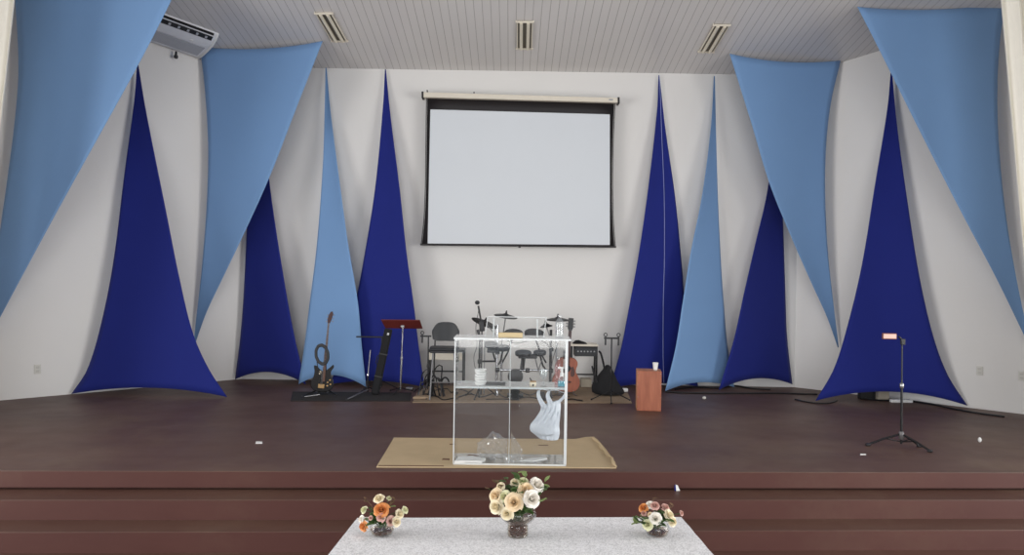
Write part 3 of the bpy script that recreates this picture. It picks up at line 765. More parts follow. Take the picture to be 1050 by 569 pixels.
# ------------------------------------------------------------------ electric guitar on its stand
Yg = F(328, 405).y
base = F(328, 405, .009)
def g2(px, py, dy=0): return W(px, py, Yg + dy)
t = thing('electric_guitar', g2(331, 400), 'dark electric guitar upright on a floor stand at the left', 'guitar')
ol = [(318.8, 392), (321.5, 386), (322.5, 380), (322, 374.5), (325.5, 375.5), (328, 378.5), (331, 380.5), (334.5, 379.5), (338, 377), (342, 373.8), (342.5, 376.5), (339.5, 381), (340, 386), (342, 391.5), (341.5, 397), (337, 401), (330, 402), (323, 400.5), (319, 397)]
sm = spline(ol + [ol[0]], 60)[:-1]
MB().prism([g2(x, y, -.02) for x, y in sm], [g2(x, y, .022) for x, y in sm]).build('body', M['gbody'], t, bevel=.006)
nk = [(330, 391), (333, 391), (337.8, 332), (336.0, 331.8)]
nk_o = MB().prism([g2(x, y, -.032) for x, y in nk], [g2(x, y, -.008) for x, y in nk]).build('neck', M['maple'], t, smooth=False, bevel=.003)
m = MB()
for i in range(14):
    f = 1 - .93 ** i * 1.0
    f = (1 - 2 ** (-i / 9)) 
    a = (336.9, 332); b = (331.5, 388)
    x = a[0] + (b[0] - a[0]) * f * 1.2; y = a[1] + (b[1] - a[1]) * f * 1.2
    MB().box(g2(x, y, -.0335), (.034, .002, .003), RY(.08)).build('fret', M['steel'], nk_o)
hd = [(336.0, 332), (337.9, 332.2), (340, 328), (341.8, 322), (341.2, 319.2), (339.2, 319.6), (337, 323), (335.8, 328)]
hs_ = MB().prism([g2(x, y, -.028) for x, y in hd], [g2(x, y, -.01) for x, y in hd]).build('headstock', M['headwood'], t, smooth=False, bevel=.003)
for i in range(3):
    for sg in (-1, 1):
        x = 338.6 + i * .6 + sg * 3.2 - .6; y = 329.5 - i * 3.2
        MB().ball(g2(x, y, -.018), .009, 6).build('tuning_peg', M['steel'], hs_)
for (x, y, w, h_, mt) in ((330.2, 388.5, .05, .022, 'black'), (328.3, 382, .028, .05, 'pick')):
    MB().box(g2(x, y, -.026), (w, .01, h_), RY(.08)).build('pickup', M[mt], t, bevel=.002)
MB().box(g2(329.4, 395.8, -.028), (.085, .016, .058), RY(.08)).build('bridge', M['gold'], t, bevel=.004)
for x, y in ((336.2, 392), (338.5, 389.6), (335.8, 395.5), (339, 394)):
    MB().lathe(g2(x, y, -.022), [(.012, 0), (.011, .014), (.006, .016)], 10, RX(PI / 2)).build('knob', M['gold'], t)
m = MB()
for i in range(6):
    o_ = (i - 2.5) * .006
    MB().tube([g2(329.4, 395, -.037) + V((o_, 0, 0)), g2(337.2, 331, -.036) + V((o_ * .7, 0, 0))], .0009, 4).build('string', M['steel'], t)
# coiled cable on the neck
m = MB()
pts = []
for i in range(90):
    a = 2 * PI * i / 30; rr = 1 + .08 * math.sin(i * .7)
    pts.append(g2(330.2 + 6.2 * rr * math.cos(a) + .9 * math.sin(a), 363.5 + 9.6 * rr * math.sin(a) , -.055 - .02 * math.sin(i * .21)))
m.tube(pts, .015, 6)
m.tube([g2(325, 371, -.05), g2(326, 378, -.05), g2(329, 384, -.045), g2(327, 392, -.05)], .006, 6)
o = m.build('coiled_cable', M['black']); tag(o, 'black coiled cable hung over the electric guitar neck', 'cable')
t = thing('guitar_stand', base, 'black A-frame stand holding the electric guitar', 'guitar stand')
bk = base + V((0.05, .12, 0))
MB().tube([bk + V((0, .02, .02)), bk + V((.0, -.03, .42))], .011, 8).build('back_post', M['blackmetal'], t)
for px, py in ((310, 406.5), (345, 405)):
    e = F(px, py, .02); l = MB().tube([bk + V((0, 0, .22)), g2(327 if px < 320 else 335, 399, .05), e], .010, 8).build('leg', M['blackmetal'], t); MB().ball(e, .017, 8).build('foot', M['black'], l)
MB().tube([F(312, 406.8, .02), F(328, 404.6, .03)], .008, 6).build('chrome_arm', M['chrome'], t)
for px in (325, 336):
    MB().tube([bk + V((0, 0, .08)), g2(px, 402.8, .02), g2(px, 402.8, -.05), g2(px, 400.5, -.06)], .009, 6).build('cradle_arm', M['rubber'], t)

# ------------------------------------------------------------------ high chair by the drum kit
p = F(455.5, 409, .009); d = p.y
s_ = d / FPX
t = thing('high_chair', p, 'high black plastic chair with steel legs left of the podium', 'chair')
zseat = .70
bx0, bx1 = W(443, 340, d + .16).x, W(471.2, 340, d + .16).x
zb1 = W(457, 330.2, d + .18).z; zb0_ = W(457, 349.5, d + .18).z
xc = (bx0 + bx1) / 2; hw = (bx1 - bx0) / 2
P = []
for i in range(13):
    v = i / 12; row = []
    z = zb0_ + (zb1 - zb0_) * v
    ww = hw * (1 - .10 * (1 - v) ** 2 - .05 * v ** 6)
    for j in range(15):
        u = j / 7 - 1
        zz = z - (zb1 - zb0_) * (.40 * abs(u) ** 4 * v ** 1.5) - (.03 * abs(u) ** 6 * -1 * (1 - v))
        row.append(V((xc + u * ww, d + .17 - .05 * (u * u) + .03 * v, zz)))
    P.append(row)
MB().grid(P).build('backrest', M['greyp'], t, solid=.014, bevel=.004)
P = []
for i in range(11):
    row = []
    for j in range(11):
        u = j / 5 - 1; v = i / 5 - 1
        r_ = max(abs(u), abs(v)); 
        k_ = 1 - .08 * (abs(u) * abs(v)) ** 2
        row.append(V((xc - .005 + u * .185 * k_, d + v * .17 * k_ - .02, zseat - .02 * (1 - r_ ** 2) - (.02 if v < -.9 else 0))))
    P.append(row)
MB().grid(P).build('seat', M['greyp'], t, solid=.02)
MB().box((xc - .005, d - .02, zseat - .045), (.34, .30, .035)).build('seat_frame', M['black'], t, bevel=.008)
for sx_ in (-1, 1):
    MB().tube([V((xc + sx_ * .14, d + .15, zb0_ + .06)), V((xc + sx_ * .145, d + .14, zseat - .02)), V((xc + sx_ * .16, d + .18, .02))], .011, 8).build('rear_leg', M['blackmetal'], t)
    MB().tube([V((xc + sx_ * .14, d - .12, zseat - .05)), V((xc + sx_ * .17, d - .17, .02))], .010, 8).build('front_leg', M['dimsteel'], t)
    MB().tube([V((xc + sx_ * .157, d - .15, .28)), V((xc + sx_ * .155, d + .168, .28))], .007, 6).build('side_rung', M['steel'], t)
MB().tube([V((xc - .157, d - .152, .25)), V((xc + .157, d - .152, .25))], .007, 6).build('foot_rung', M['steel'], t)

# ------------------------------------------------------------------ tables at the back wall
def small_table(px0, px1, py_top, d, depth, label, panel=None, th=.03):
    a = W(px0, py_top, d); b = W(px1, py_top, d); z = (a.z + b.z) / 2
    t = thing('side_table', V(((a.x + b.x) / 2, d + depth / 2, 0.0)), label, 'table')
    MB().box(((a.x + b.x) / 2, d + depth / 2, z - th / 2), (b.x - a.x, depth, th)).build('table_top', M['cream'] if panel is None else M['blackmetal'], t, bevel=.004)
    for x in (a.x + .02, b.x - .02):
        for y in (d + .02, d + depth - .02):
            MB().box((x, y, (z - th) / 2), (.026, .026, z - th)).build('leg', M['blackmetal'], t, bevel=.003)
    if panel:
        MB().box(((a.x + b.x) / 2 - .01, d + .01, z - .10), (b.x - a.x - .05, .02, .11)).build('front_panel', M['cream'], t, bevel=.004)
    MB().box(((a.x + b.x) / 2, d + depth - .03, .2), (b.x - a.x - .04, .02, .02)).build('rail', M['blackmetal'], t)
    return t, z
small_table(439, 476.5, 358.5, 11.05, .32, 'black metal table with a cream front panel behind the high chair', True)
_, z2 = small_table(585, 613.5, 353, 10.95, .30, 'black metal table with a pale top against the back wall, right of the podium')
a = W(601, 361, 10.95)
t = thing('mixer_box', V((a.x, 11.09, z2 - .19)), 'black rack unit slung under the pale table top right of the podium', 'audio unit')
MB().box((a.x, 11.08, z2 - .115), (.335, .26, .125)).build('case', M['greyp'], t, bevel=.006)
m = MB()
for i in range(6): MB().lathe(V((a.x - .12 + i * .048, 10.95, z2 - .105)), [(.012, 0), (.010, .014)], 10, RX(PI / 2)).build('knob', M['steel'], t)
MB().box((a.x, 11.08, z2 - .04), (.30, .2, .03)).build('hanger', M['blackmetal'], t)
a = W(594, 352, 11.0)
o = MB().prism([V((a.x + x, 10.98, z2 + z)) for x, z in ((-.10, .001), (.12, .001), (.10, .018), (.0, .05), (-.05, .045))], [V((a.x + x, 11.12, z2 + z)) for x, z in ((-.10, .001), (.12, .001), (.10, .018), (.0, .05), (-.05, .045))]).build('black_pouch', M['blackmat'], bevel=.01)
tag(o, 'small black pouch lying on the pale table top right of the podium', 'pouch')

# ------------------------------------------------------------------ electronic drum kit
D = 10.35
kb = F(536, 405, .009)
t = thing('drum_kit', V((kb.x, D, .009)), 'black electronic drum kit on a steel rack behind the clear podium', 'drum kit', None)
def k(px, py, dy=0): return W(px, py, D + dy)
def vtube(px, py0, dy, mt, name, r=.017, zbot=.012):
    a = k(px, py0, dy)
    return MB().tube([V((a.x, a.y, zbot)), a], r, 10).build(name, mt, t)
vtube(510, 333, 0, M['chrome'], 'rack_post', .019)
vtube(514.5, 352, .28, M['chrome'], 'rack_post')
vtube(565, 338, 0, M['blackmetal'], 'rack_post', .019)
vtube(571, 330, .22, M['steel'], 'rack_post', .012)
vtube(492, 345, -.05, M['blackmetal'], 'rack_post', .014)
vtube(497, 349, .05, M['steel'], 'rack_post', .008)
zbar = k(532, 379.5).z
MB().tube([V((k(510, 379).x, D, zbar)), V((k(565, 379).x, D, zbar))], .018, 10).build('rack_bar', M['chrome'], t)
MB().tube([V((k(492, 368).x, D - .05, zbar + .12)), V((k(510, 368).x, D, zbar + .12))], .014, 8).build('rack_bar', M['blackmetal'], t)
for x, z in ((510, zbar), (565, zbar), (541, zbar), (510, zbar + .25), (565, zbar + .3), (492, zbar + .12)):
    q = V((k(x, 379).x, D - (.05 if x == 492 else 0), z)); MB().box(q, (.062, .06, .06)).build('clamp', M['black'], t, bevel=.012)
def cymbal(cx_, cy_, hw_, tilt, dy, yaw=0, tl=.25, nub=True):
    c = k(cx_, cy_, dy); r = hw_ * (D + dy) / FPX
    R = RY(tilt) @ RX(tl)
    o = MB().lathe(c, [(.001, .028), (.03, .024), (.045, .012), (r * .6, .004), (r * .97, -.012), (r, -.016), (r * .97, -.022), (r * .5, -.012), (.001, -.008)], 28, R).build('cymbal_pad', M['rubber' if False else 'black'], t)
    n = R @ V((0, 0, 1))
    MB().lathe(c, [(.014, .02), (.014, .05), (.009, .055), (.009, .07)], 10, R).build('wing_nut', M['black'], o)
    return c
def cpole(c, px, py, dy): MB().tube([c, k(px, py, dy)], .008, 8).build('cymbal_arm', M['steel'], t)
c = cymbal(497, 330.3, 14, .36, -.02, tl=-.28); cpole(c, 510, 345, 0)
c = cymbal(518.7, 323.3, 12.3, .14, .1, tl=.10); cpole(c, 514.5, 352, .28)
c = cymbal(572, 326.8, 12.4, 0.01, .05, tl=.05); cpole(c, 571, 345, .22)
c = cymbal(560, 333.5, 6.5, -.15, .1, tl=.04); cpole(c, 565, 350, 0)
def pad(cx_, cy_, hw_, tl, dy, tilt=0, dep=.05, mt='rubber'):
    c = k(cx_, cy_, dy); r = hw_ * (D + dy) / FPX; R = RY(tilt) @ RX(tl)
    o = MB().lathe(c, [(r * .55, -dep), (r * .95, -dep * .7), (r, -.006), (r, .006), (r * .96, .012)], 26, R).build('drum_pad', M['black'], t)
    MB().lathe(c, [(r * .95, .010), (r * .93, .016), (.001, .017)], 26, R).build('pad_head', M[mt], o)
    return c
def arm(c, q): MB().tube([c, (c + q) / 2 + V((0, .04, -.05)), q], .012, 8).build('pad_arm', M['blackmetal'], t)
for (cx_, cy_, hw_, tl, dy, ti, q) in ((526.5, 341.5, 10, .30, .05, 0, (515, 372)), (548, 341.5, 10.5, .32, .05, .05, (560, 372)), (504, 353, 7.5, .25, -.08, .1, (510, 372)), (516, 356, 6.5, .2, -.1, 0, (511, 374)), (536.5, 361.5, 8.5, .15, -.2, 0, (537, 379.5)), (553.5, 361, 6.5, .15, -.12, -.05, (560, 379.5))):
    c = pad(cx_, cy_, hw_, tl, dy, ti); arm(c + V((0, 0, -.03)), k(*q))
MB().box(k(541, 365, -.12), (.26, .12, .06)).build('drum_module', M['black'], t, bevel=.012)
MB().box(k(505, 359.5, -.02), (.15, .12, .05)).build('drum_module', M['black'], t, bevel=.012)
MB().tube([k(549, 368, -.1), k(552, 380, -.05)], .008, 6).build('module_arm', M['steel'], t)
MB().tube([k(556, 368, -.1), k(552, 380, -.05)], .008, 6).build('module_arm', M['steel'], t)
MB().box(k(536, 372, -.02), (.06, .05, .2), RY(.1)).build('module_post', M['black'], t, bevel=.01)
kc = k(528.5, 386, -.1)
kp = MB().lathe(kc, [(.05, .06), (.10, .05), (.108, .0), (.10, -.02), (.001, -.025)], 26, RX(PI / 2)).build('kick_pad', M['black'], t)
MB().lathe(kc + V((0, -.024, 0)), [(.07, 0), (.07, .004), (.001, .005)], 22, RX(PI / 2)).build('pad_head', M['rubber'], kp)
MB().box(V((kc.x, kc.y + .03, kc.z / 2 + .0)), (.12, .05, kc.z)).build('kick_tower', M['black'], t, bevel=.01)
MB().box(V((kc.x, kc.y - .05, .03)), (.22, .22, .03)).build('kick_base', M['blackmetal'], t, bevel=.006)
for dx in (.0, .36):
    pd = MB().box(V((kc.x + dx, kc.y - .22, .06)), (.09, .26, .016), RX(.22)).build('pedal', M['greyp' if dx else 'black'], t, bevel=.004)
    MB().box(V((kc.x + dx, kc.y - .2, .018)), (.11, .3, .014)).build('pedal_plate', M['blackmetal'], t, bevel=.003)
for x, mt in ((510, 'chrome'), (565, 'blackmetal'), (492, 'blackmetal')):
    q = k(x, 400, -.05 if x == 492 else 0); q.z = .02
    MB().tube([q + V((0, -.22, 0)), q + V((0, 0, .03)), q + V((0, .22, 0))], .014, 8).build('rack_foot', M[mt], t)
for pl in ([(545, 349, .05), (556, 349.5, .0), (562, 354, -.02), (565, 362, -.02)], [(520, 349, 0), (528, 352, 0), (540, 350, 0)], [(572, 352, .05), (567, 368, 0), (563, 392, -.02)]):
    MB().tube(curve3([tuple(k(*q)) for q in pl], 16), .005, 6).build('trigger_cable', M['black'], t)
# drum stool behind the kit
# microphone on a boom stand at the left of the kit
p = V((k(494, 400).x, D - .24, .009))
t = thing('microphone_stand', p, 'black microphone stand with a tilted microphone left of the drum kit', 'microphone stand')
hz = W(494, 338, p.y).z
MB().tube([p + V((0, 0, .04)), V((p.x, p.y, hz))], .010, 8).build('pole', M['blackmetal'], t)
a = W(494.5, 336, p.y); b = W(490.5, 313.5, p.y - .02)
MB().tube([a, b], [.011, .013], 8).build('microphone_body', M['black'], t)
MB().ball(W(489.4, 310.2, p.y - .02), .029, 10, (1.15, 1, 1)).build('microphone_grille', M['greyp'], t)
MB().box(W(494, 334, p.y), (.07, .05, .15), RY(-.12)).build('clamp', M['black'], t, bevel=.012)
MB().tube([W(490, 338, p.y), W(491.5, 345, p.y)], .02, 8).build('boom_counterweight', M['black'], t)
MB().tube(curve3([tuple(W(x, y, p.y - .02)) for x, y in ((491, 317), (488, 335), (489, 355), (486, 365), (487, 376), (492, 390))], 24), .004, 6).build('microphone_cable', M['black'], t)
tripod(t, p, .25, .2, M['blackmetal'], (.7, 2.6, 4.4), .008)

# ------------------------------------------------------------------ acoustic guitar on the floor, leaning at the right of the kit
Ya = 10.45; kk = FPX / Ya
def a2(x, z, dy=0):                                            # metres from the bottom centre, leaning back and to the right
    b0_ = W(579.5, 404, Ya)
    ang = .07
    return V((b0_.x + x * math.cos(ang) + z * math.sin(ang), Ya + dy + z * .06, .05 + z * math.cos(ang) - x * math.sin(ang)))
t = thing('acoustic_guitar', a2(0, 0), 'orange acoustic guitar standing half behind the right side of the podium', 'guitar')
half = [(0, 0), (.10, .003), (.165, .04), (.195, .11), (.19, .18), (.155, .245), (.128, .29), (.132, .34), (.145, .39), (.135, .44), (.09, .475), (.03, .485)]
full = half + [(-x, z) for x, z in reversed(half[1:])]
sm = spline(full + [full[0]], 72)[:-1]
MB().prism([a2(x, z, .004) for x, z in sm], [a2(x, z, .10) for x, z in sm]).build('body', M['acside'], t, bevel=.004)
MB().prism([a2(x * .985, z * .985 + .003, -.004) for x, z in sm], [a2(x * .985, z * .985 + .003, .006) for x, z in sm]).build('soundboard', M['acoustic'], t, smooth=False)
cir = [(.052 * math.cos(a), .33 + .052 * math.sin(a)) for a in [2 * PI * i / 28 for i in range(28)]]
MB().prism([a2(x, z, -.006) for x, z in cir], [a2(x, z, .0) for x, z in cir]).build('sound_hole', M['scrblack'], t, smooth=False)
pg = [(.05, .35), (.085, .36), (.11, .31), (.115, .25), (.09, .215), (.06, .225), (.052, .27), (.058, .31)]
MB().prism([a2(x, z, -.0065) for x, z in pg], [a2(x, z, .0) for x, z in pg]).build('pick_guard', M['darkwood'], t, smooth=False)
MB().prism([a2(x, z, -.016) for x, z in ((-.07, .13), (.07, .13), (.07, .155), (-.07, .155))], [a2(x, z, 0) for x, z in ((-.07, .13), (.07, .13), (.07, .155), (-.07, .155))]).build('bridge', M['darkwood'], t, smooth=False, bevel=.003)
MB().prism([a2(x, z, -.02) for x, z in ((-.027, .38), (.027, .38), (.022, .86), (-.022, .86))], [a2(x, z, .012) for x, z in ((-.027, .38), (.027, .38), (.022, .86), (-.022, .86))]).build('neck', M['darkwood'], t, smooth=False, bevel=.004)
hd = ((-.022, .86), (.022, .86), (.038, .90), (.036, 1.04), (-.036, 1.04), (-.038, .90))
hs_ = MB().prism([a2(x, z, -.012) for x, z in hd], [a2(x, z, .008) for x, z in hd]).build('headstock', M['black'], t, smooth=False, bevel=.003)
for z in (.92, .96, 1.0):
    for sg in (-1, 1): MB().ball(a2(sg * .052, z, 0), .012, 6, (1.2, .6, 1)).build('tuning_peg', M['steel'], hs_)
m = MB()
for i in range(6):
    o_ = (i - 2.5) * .0075
    MB().tube([a2(o_, .145, -.018), a2(o_ * .8, .88, -.022)], .0009, 4).build('string', M['steel'], t)
q = a2(.02, 0)
t = thing('guitar_stand', V((q.x, Ya, .009)), 'low steel stand under the acoustic guitar', 'guitar stand')
for sg in (-1, 1):
    MB().tube([V((q.x + sg * .10, Ya + .14, .02)), V((q.x + sg * .09, Ya - .03, .042)), V((q.x + sg * .09, Ya - .07, .036)), V((q.x + sg * .09, Ya - .08, .075))], .008, 8).build('cradle_arm', M['steel'], t)
    MB().tube([V((q.x + sg * .09, Ya - .05, .036)), V((q.x + sg * .13, Ya - .11, .018))], .009, 8).build('leg', M['steel'], t)
MB().tube([V((q.x - .10, Ya + .14, .02)), V((q.x + .10, Ya + .14, .02))], .008, 8).build('rear_bar', M['steel'], t)
MB().tube([V((q.x, Ya + .14, .02)), V((q.x + .02, Ya + .17, .5))], .009, 8).build('back_post', M['blackmetal'], t)

# ------------------------------------------------------------------ bag, boxes, cup
Yk = 10.35
ctr = W(622, 407, Yk); ctr.z = .009
rows = [(0, -.20, .31), (.08, -.205, .25), (.17, -.19, .19), (.26, -.13, .14), (.34, -.06, .105), (.40, -.02, .07), (.43, .0, .045)]
m = MB(); vs = []; n = 22
for i, (z, x0, x1) in enumerate(rows):
    for j in range(n):
        a = 2 * PI * j / n
        cx_ = (x0 + x1) / 2; rx = (x1 - x0) / 2; ry = .15 * (1 - i / 9)
        wr = 1 + .06 * math.sin(j * 2.2 + i * 1.7) + .03 * math.sin(j * 5.1)
        vs.append(ctr + V((cx_ + rx * math.cos(a) * wr, .12 + ry * math.sin(a) * wr, z)))
fs = [tuple(range(n - 1, -1, -1))]
for i in range(len(rows) - 1):
    for j in range(n): fs.append((i * n + j, i * n + (j + 1) % n, (i + 1) * n + (j + 1) % n, (i + 1) * n + j))
fs.append(tuple((len(rows) - 1) * n + j for j in range(n)))
m.add(vs, fs)
t = thing('black_bag', ctr, 'slumped black cloth bag on the rug behind the T-bar stand, right of the podium', 'bag')
m.build('body', M['blackmat'], t, sub=1)
MB().tube(curve3([tuple(W(x, y, Yk + .02)) for x, y in ((611, 389), (607, 375), (609, 384), (612, 392))], 14), .010, 6).build('strap', M['black'], t)
MB().tube(curve3([tuple(W(x, y, Yk + .05)) for x, y in ((620, 378), (616, 362), (614, 360))], 10), .014, 6).build('carry_loop', M['blackmat'], t)
a = W(597.5, 391, 10.95); b = W(608.5, 391, 10.95)
o = MB().box(((a.x + b.x) / 2, 11.3, a.z / 2 + .004), (b.x - a.x, .22, a.z - .012)).build('cardboard_box', M['card'], smooth=False, bevel=.004)
tag(o, 'grey beige box on the floor between the acoustic guitar and the black bag', 'box')
# wooden box drum
c0 = F(656.4, 421.3); c1 = F(679, 421.6); wd = (c1 - c0).length + .035
hgt = .50
R = RZ(-.12)
cc = V(((c0.x + c1.x) / 2 - .01, c0.y + .15, 0))
t = thing('box_drum', cc, 'reddish wooden box drum standing on the stage floor, a white cup on top', 'box drum')
MB().box(cc + V((0, .008, hgt / 2)), (.305, .285, hgt - .004), R).build('shell', M['cajonside'], t, bevel=.006)
MB().box(cc + R @ V((0, -.142, hgt / 2)), (.30, .012, hgt), R).build('front_plate', M['cajon'], t, bevel=.003)
m = MB()
for x in (-.14, .14):
    for z in (.03, .17, .33, .47): MB().lathe(cc + R @ V((x, -.1485, z)), [(.004, 0), (.003, .002)], 8, RX(PI / 2)).build('screw', M['steel'], t)
q = W(671.5, 381.5, cc.y); q = V((q.x, cc.y - .03, hgt))
t = thing('plastic_cup', q, 'white disposable cup on top of the wooden box drum', 'cup')
m = MB().lathe(q + V((0, 0, .003)), [(.025, 0), (.037, .092), (.035, .092), (.024, .004)], 20); m.build('body', M['white'], t)
m = MB(); rg = [q + V((.037 * math.cos(a), .037 * math.sin(a), .094)) for a in [2 * PI * i / 20 for i in range(20)]]; m.tube(rg, .002, 6, closed=True); m.build('rim', M['white'], t)

# ------------------------------------------------------------------ floor clutter
def cable(pts, label, r=.007, mt='black', z=.016, wob=0.0, n=None):
    P = [F(x, y) for x, y in pts]
    P = curve3([tuple(p) for p in P], n or len(P) * 8)
    out = []
    for i, p in enumerate(P): out.append(V((p.x, p.y, z + r * 0 )))
    o = MB().tube(out, r, 6).build('cable', M[mt]); return tag(o, label, 'cable', 'cables on the stage floor')
cable([(428, 409), (436, 405), (447, 407), (455, 411), (466, 409), (476, 406)], 'black cable winding under the high black chair')
cable([(437, 411), (446, 402), (458, 400), (463, 404), (472, 401), (484, 405)], 'black cable looping behind the legs of the high black chair', z=.024)
cable([(468, 409), (482, 405), (494, 408), (508, 404), (520, 409), (530, 406)], 'black cable across the rug at the left half of the drum kit')
cable([(498, 411), (512, 410.5), (526, 411), (540, 408.5), (556, 411)], 'black cable along the front edge of the beige rug', z=.02)
cable([(532, 403), (543, 407), (552, 404), (560, 408.5), (572, 407), (584, 409)], 'black cable across the rug at the right half of the drum kit', z=.028)
cable([(578, 412), (586, 410.5), (592, 411.5), (597, 412.3)], 'short black cable in front of the acoustic guitar', .009, z=.02)
cable([(682, 402.3), (700, 403.5), (730, 404), (765, 404), (800, 404), (838, 405)], 'long dark cable lying across the floor right of the wooden box drum', .012, z=.012)
cable([(692, 400), (712, 397.5), (735, 398.5), (752, 396), (772, 399), (790, 400)], 'dark cable on the floor under the right slim sky blue triangle', .012, z=.012)
cable([(815, 410), (826, 412.5), (838, 414), (850, 414), (858, 411.5)], 'dark cable curling at the left foot of the large right royal blue triangle', .010, z=.01)
cable([(880, 408.5), (900, 411), (930, 411.5), (945, 413.5), (960, 416), (975, 419.5), (1000, 424), (1030, 428)], 'dark cable running along the foot of the right wall', .012, z=.012)
cable([(925, 407), (931, 406), (936, 408.5), (939, 410)], 'black cable rising behind the white power strip', .012, z=.02)
random.seed(11)
pc = F(440, 406.5, .009)
t = thing('cable_bundle', pc, 'tangle of black cables heaped between the left T-bar stand and the high black chair', 'cables')
for i in range(9):
    P = []
    x0 = random.uniform(-.05, .12); hh = random.uniform(.12, .55)
    for j in range(7):
        a = PI * j / 6
        P.append((pc.x + x0 + .09 * math.cos(a) + random.uniform(-.03, .03), pc.y + random.uniform(-.05, .05), .02 + hh * math.sin(a) * random.uniform(.8, 1)))
    MB().tube(curve3(P, 20), .009, 6).build('cable_loop', M['black'], t)
# loop of cable standing by the chair
pts = [W(456.5 + 4 * math.cos(a), 394 - 7 * math.sin(a), 11.0) for a in [PI * i / 14 for i in range(15)]]
o = MB().tube(pts, .012, 8).build('cable_loop', M['black']); tag(o, 'thick black cable loop standing behind the high black chair', 'cable')
def blob(name, px, py, r, mt, label, cat, sc3=(1, 1, .5), z=0):
    p = F(px, py, z)
    o = MB().ball(p + V((0, 0, r * sc3[2])), r, 8, sc3).build(name, M[mt]); return tag(o, label, cat)
scrap('paper_scrap', [(262, 455), (269, 455), (269, 453.2), (262.5, 453)], 0, M['paper'], 'tiny white scrap alone on the stage floor at left', 'scrap', .006)
blob('paper_scrap', 722, 409.5, .028, 'outlet', 'small crumpled scrap on the floor right of the wooden box', 'scrap', (1, .8, .8))
blob('paper_scrap', 1004.5, 453.5, .022, 'paper', 'small white crumpled scrap on the floor at far right', 'scrap', (.8, .8, 1.2))
scrap('paper_scrap', [(882, 466.6), (888, 466.6), (888, 465.6), (882, 465.4)], 0, M['paper'], 'flat pale scrap on the floor left of the slim tripod feet', 'scrap', .004)
p = F(640.5, 401.5); o = MB().box(p + V((0, 0, .025)), (.085, .06, .05), RZ(.3)).build('small_box', M['white'], bevel=.006); tag(o, 'small white box on the floor left of the wooden box drum', 'box')
p = F(420, 399.5, .0); o = MB().box(p + V((0, 0, .02)), (.10, .07, .036), RZ(-.2)).build('small_adapter', M['steel'], bevel=.008); tag(o, 'small pale adapter on the floor right of the chrome pole', 'adapter')
p = F(431, 408.5, .009); m = MB()
m.prism([p + V((x, y, .001)) for x, y in ((-.1, -.08), (.12, -.07), (.13, .1), (-.07, .12))], [p + V((x * .9, y * .9, .035)) for x, y in ((-.1, -.08), (.12, -.07), (.13, .1), (-.07, .12))])
o = m.build('crumpled_cloth', M['rug'], bevel=.012); tag(o, 'small beige cloth heap at the left end of the rug beside the high chair', 'cloth')
# things under the right royal blue triangle
p = F(907, 411); o = MB().box(p + V((0, .08, .075)), (.15, .12, .15)).build('cardboard_box', M['card'], smooth=False, bevel=.004); tag(o, 'small cream box under the hem of the large right royal blue triangle', 'box')
p = F(924, 412.5)
t = thing('power_strip', p, 'white power strip on the floor behind the slim tripod stand', 'power strip')
MB().box(p + V((0, 0, .02)), (.30, .06, .04)).build('body', M['white'], t, bevel=.006)
m = MB()
for i in range(4): MB().box(p + V((-.1 + i * .065, 0, .041)), (.035, .035, .004)).build('socket', M['acgrey'], t)
p = F(891, 409.5); o = MB().box(p + V((0, .05, .06)), (.24, .1, .12)).build('black_adapter', M['black'], bevel=.01); tag(o, 'black adapter block left of the small cream box under the fabric hem', 'adapter')
# little white and blue scrap at the step edge
q = F(692.5, 500.5, -RIS)
t = thing('plastic_scrap', q, 'small white and blue plastic scrap against the stage front', 'scrap')
q = V((q.x, edge(q.x) - .03, -RIS))
t.location = q
MB().prism([q + V((x, 0, z)) for x, z in ((-.012, .002), (.02, .004), (.0, .05), (-.018, .055))], [q + V((x, .006, z)) for x, z in ((-.012, .002), (.02, .004), (.0, .05), (-.018, .055))]).build('white_half', M['paper'], t, smooth=False)
MB().prism([q + V((x, .004, z)) for x, z in ((-.024, .002), (-.012, .002), (-.018, .055), (-.028, .045))], [q + V((x, .01, z)) for x, z in ((-.024, .002), (-.012, .002), (-.018, .055), (-.028, .045))]).build('blue_half', M['dark'], t, smooth=False)

# ------------------------------------------------------------------ the table with its cloth
ZT = .12
T = [F(366.5, 531, ZT), F(698.5, 530.2, ZT)]                     # back corners
yb = (T[0].y + T[1].y) / 2; TD = .95
fl, fr_ = F(336.5, 569, ZT), F(731.5, 569, ZT)
def side(x0, q, y):                                              # cloth edge continued toward the camera
    return x0.x + (q.x - x0.x) * (y - x0.y) / (q.y - x0.y)
yf = yb - TD
t = thing('altar_table', V(((T[0].x + T[1].x) / 2, (yb + yf) / 2, ZG)), 'long table under the white lace cloth in front of the steps', 'table')
fx0, fx1 = side(T[0], fl, yf), side(T[1], fr_, yf)
xa, xb = T[0].x + .015, T[1].x - .015
MB().prism([V((xa, yb - .015, ZT - .03)), V((xb, yb - .015, ZT - .03)), V((fx1 - .02, yf + .02, ZT - .03)), V((fx0 + .02, yf + .02, ZT - .03))], [V((xa, yb - .015, ZT - .006)), V((xb, yb - .015, ZT - .006)), V((fx1 - .02, yf + .02, ZT - .006)), V((fx0 + .02, yf + .02, ZT - .006))]).build('table_top', M['cream'], t, smooth=False)
for x in (xa + .1, xb - .1):
    for y in (yb - .12, yf + .12):
        MB().box((x, y, (ZG + ZT - .03) / 2), (.05, .05, ZT - .03 - ZG)).build('leg', M['steel'], t, bevel=.005)
m = MB(); NX = 110; NY = 24; P = []
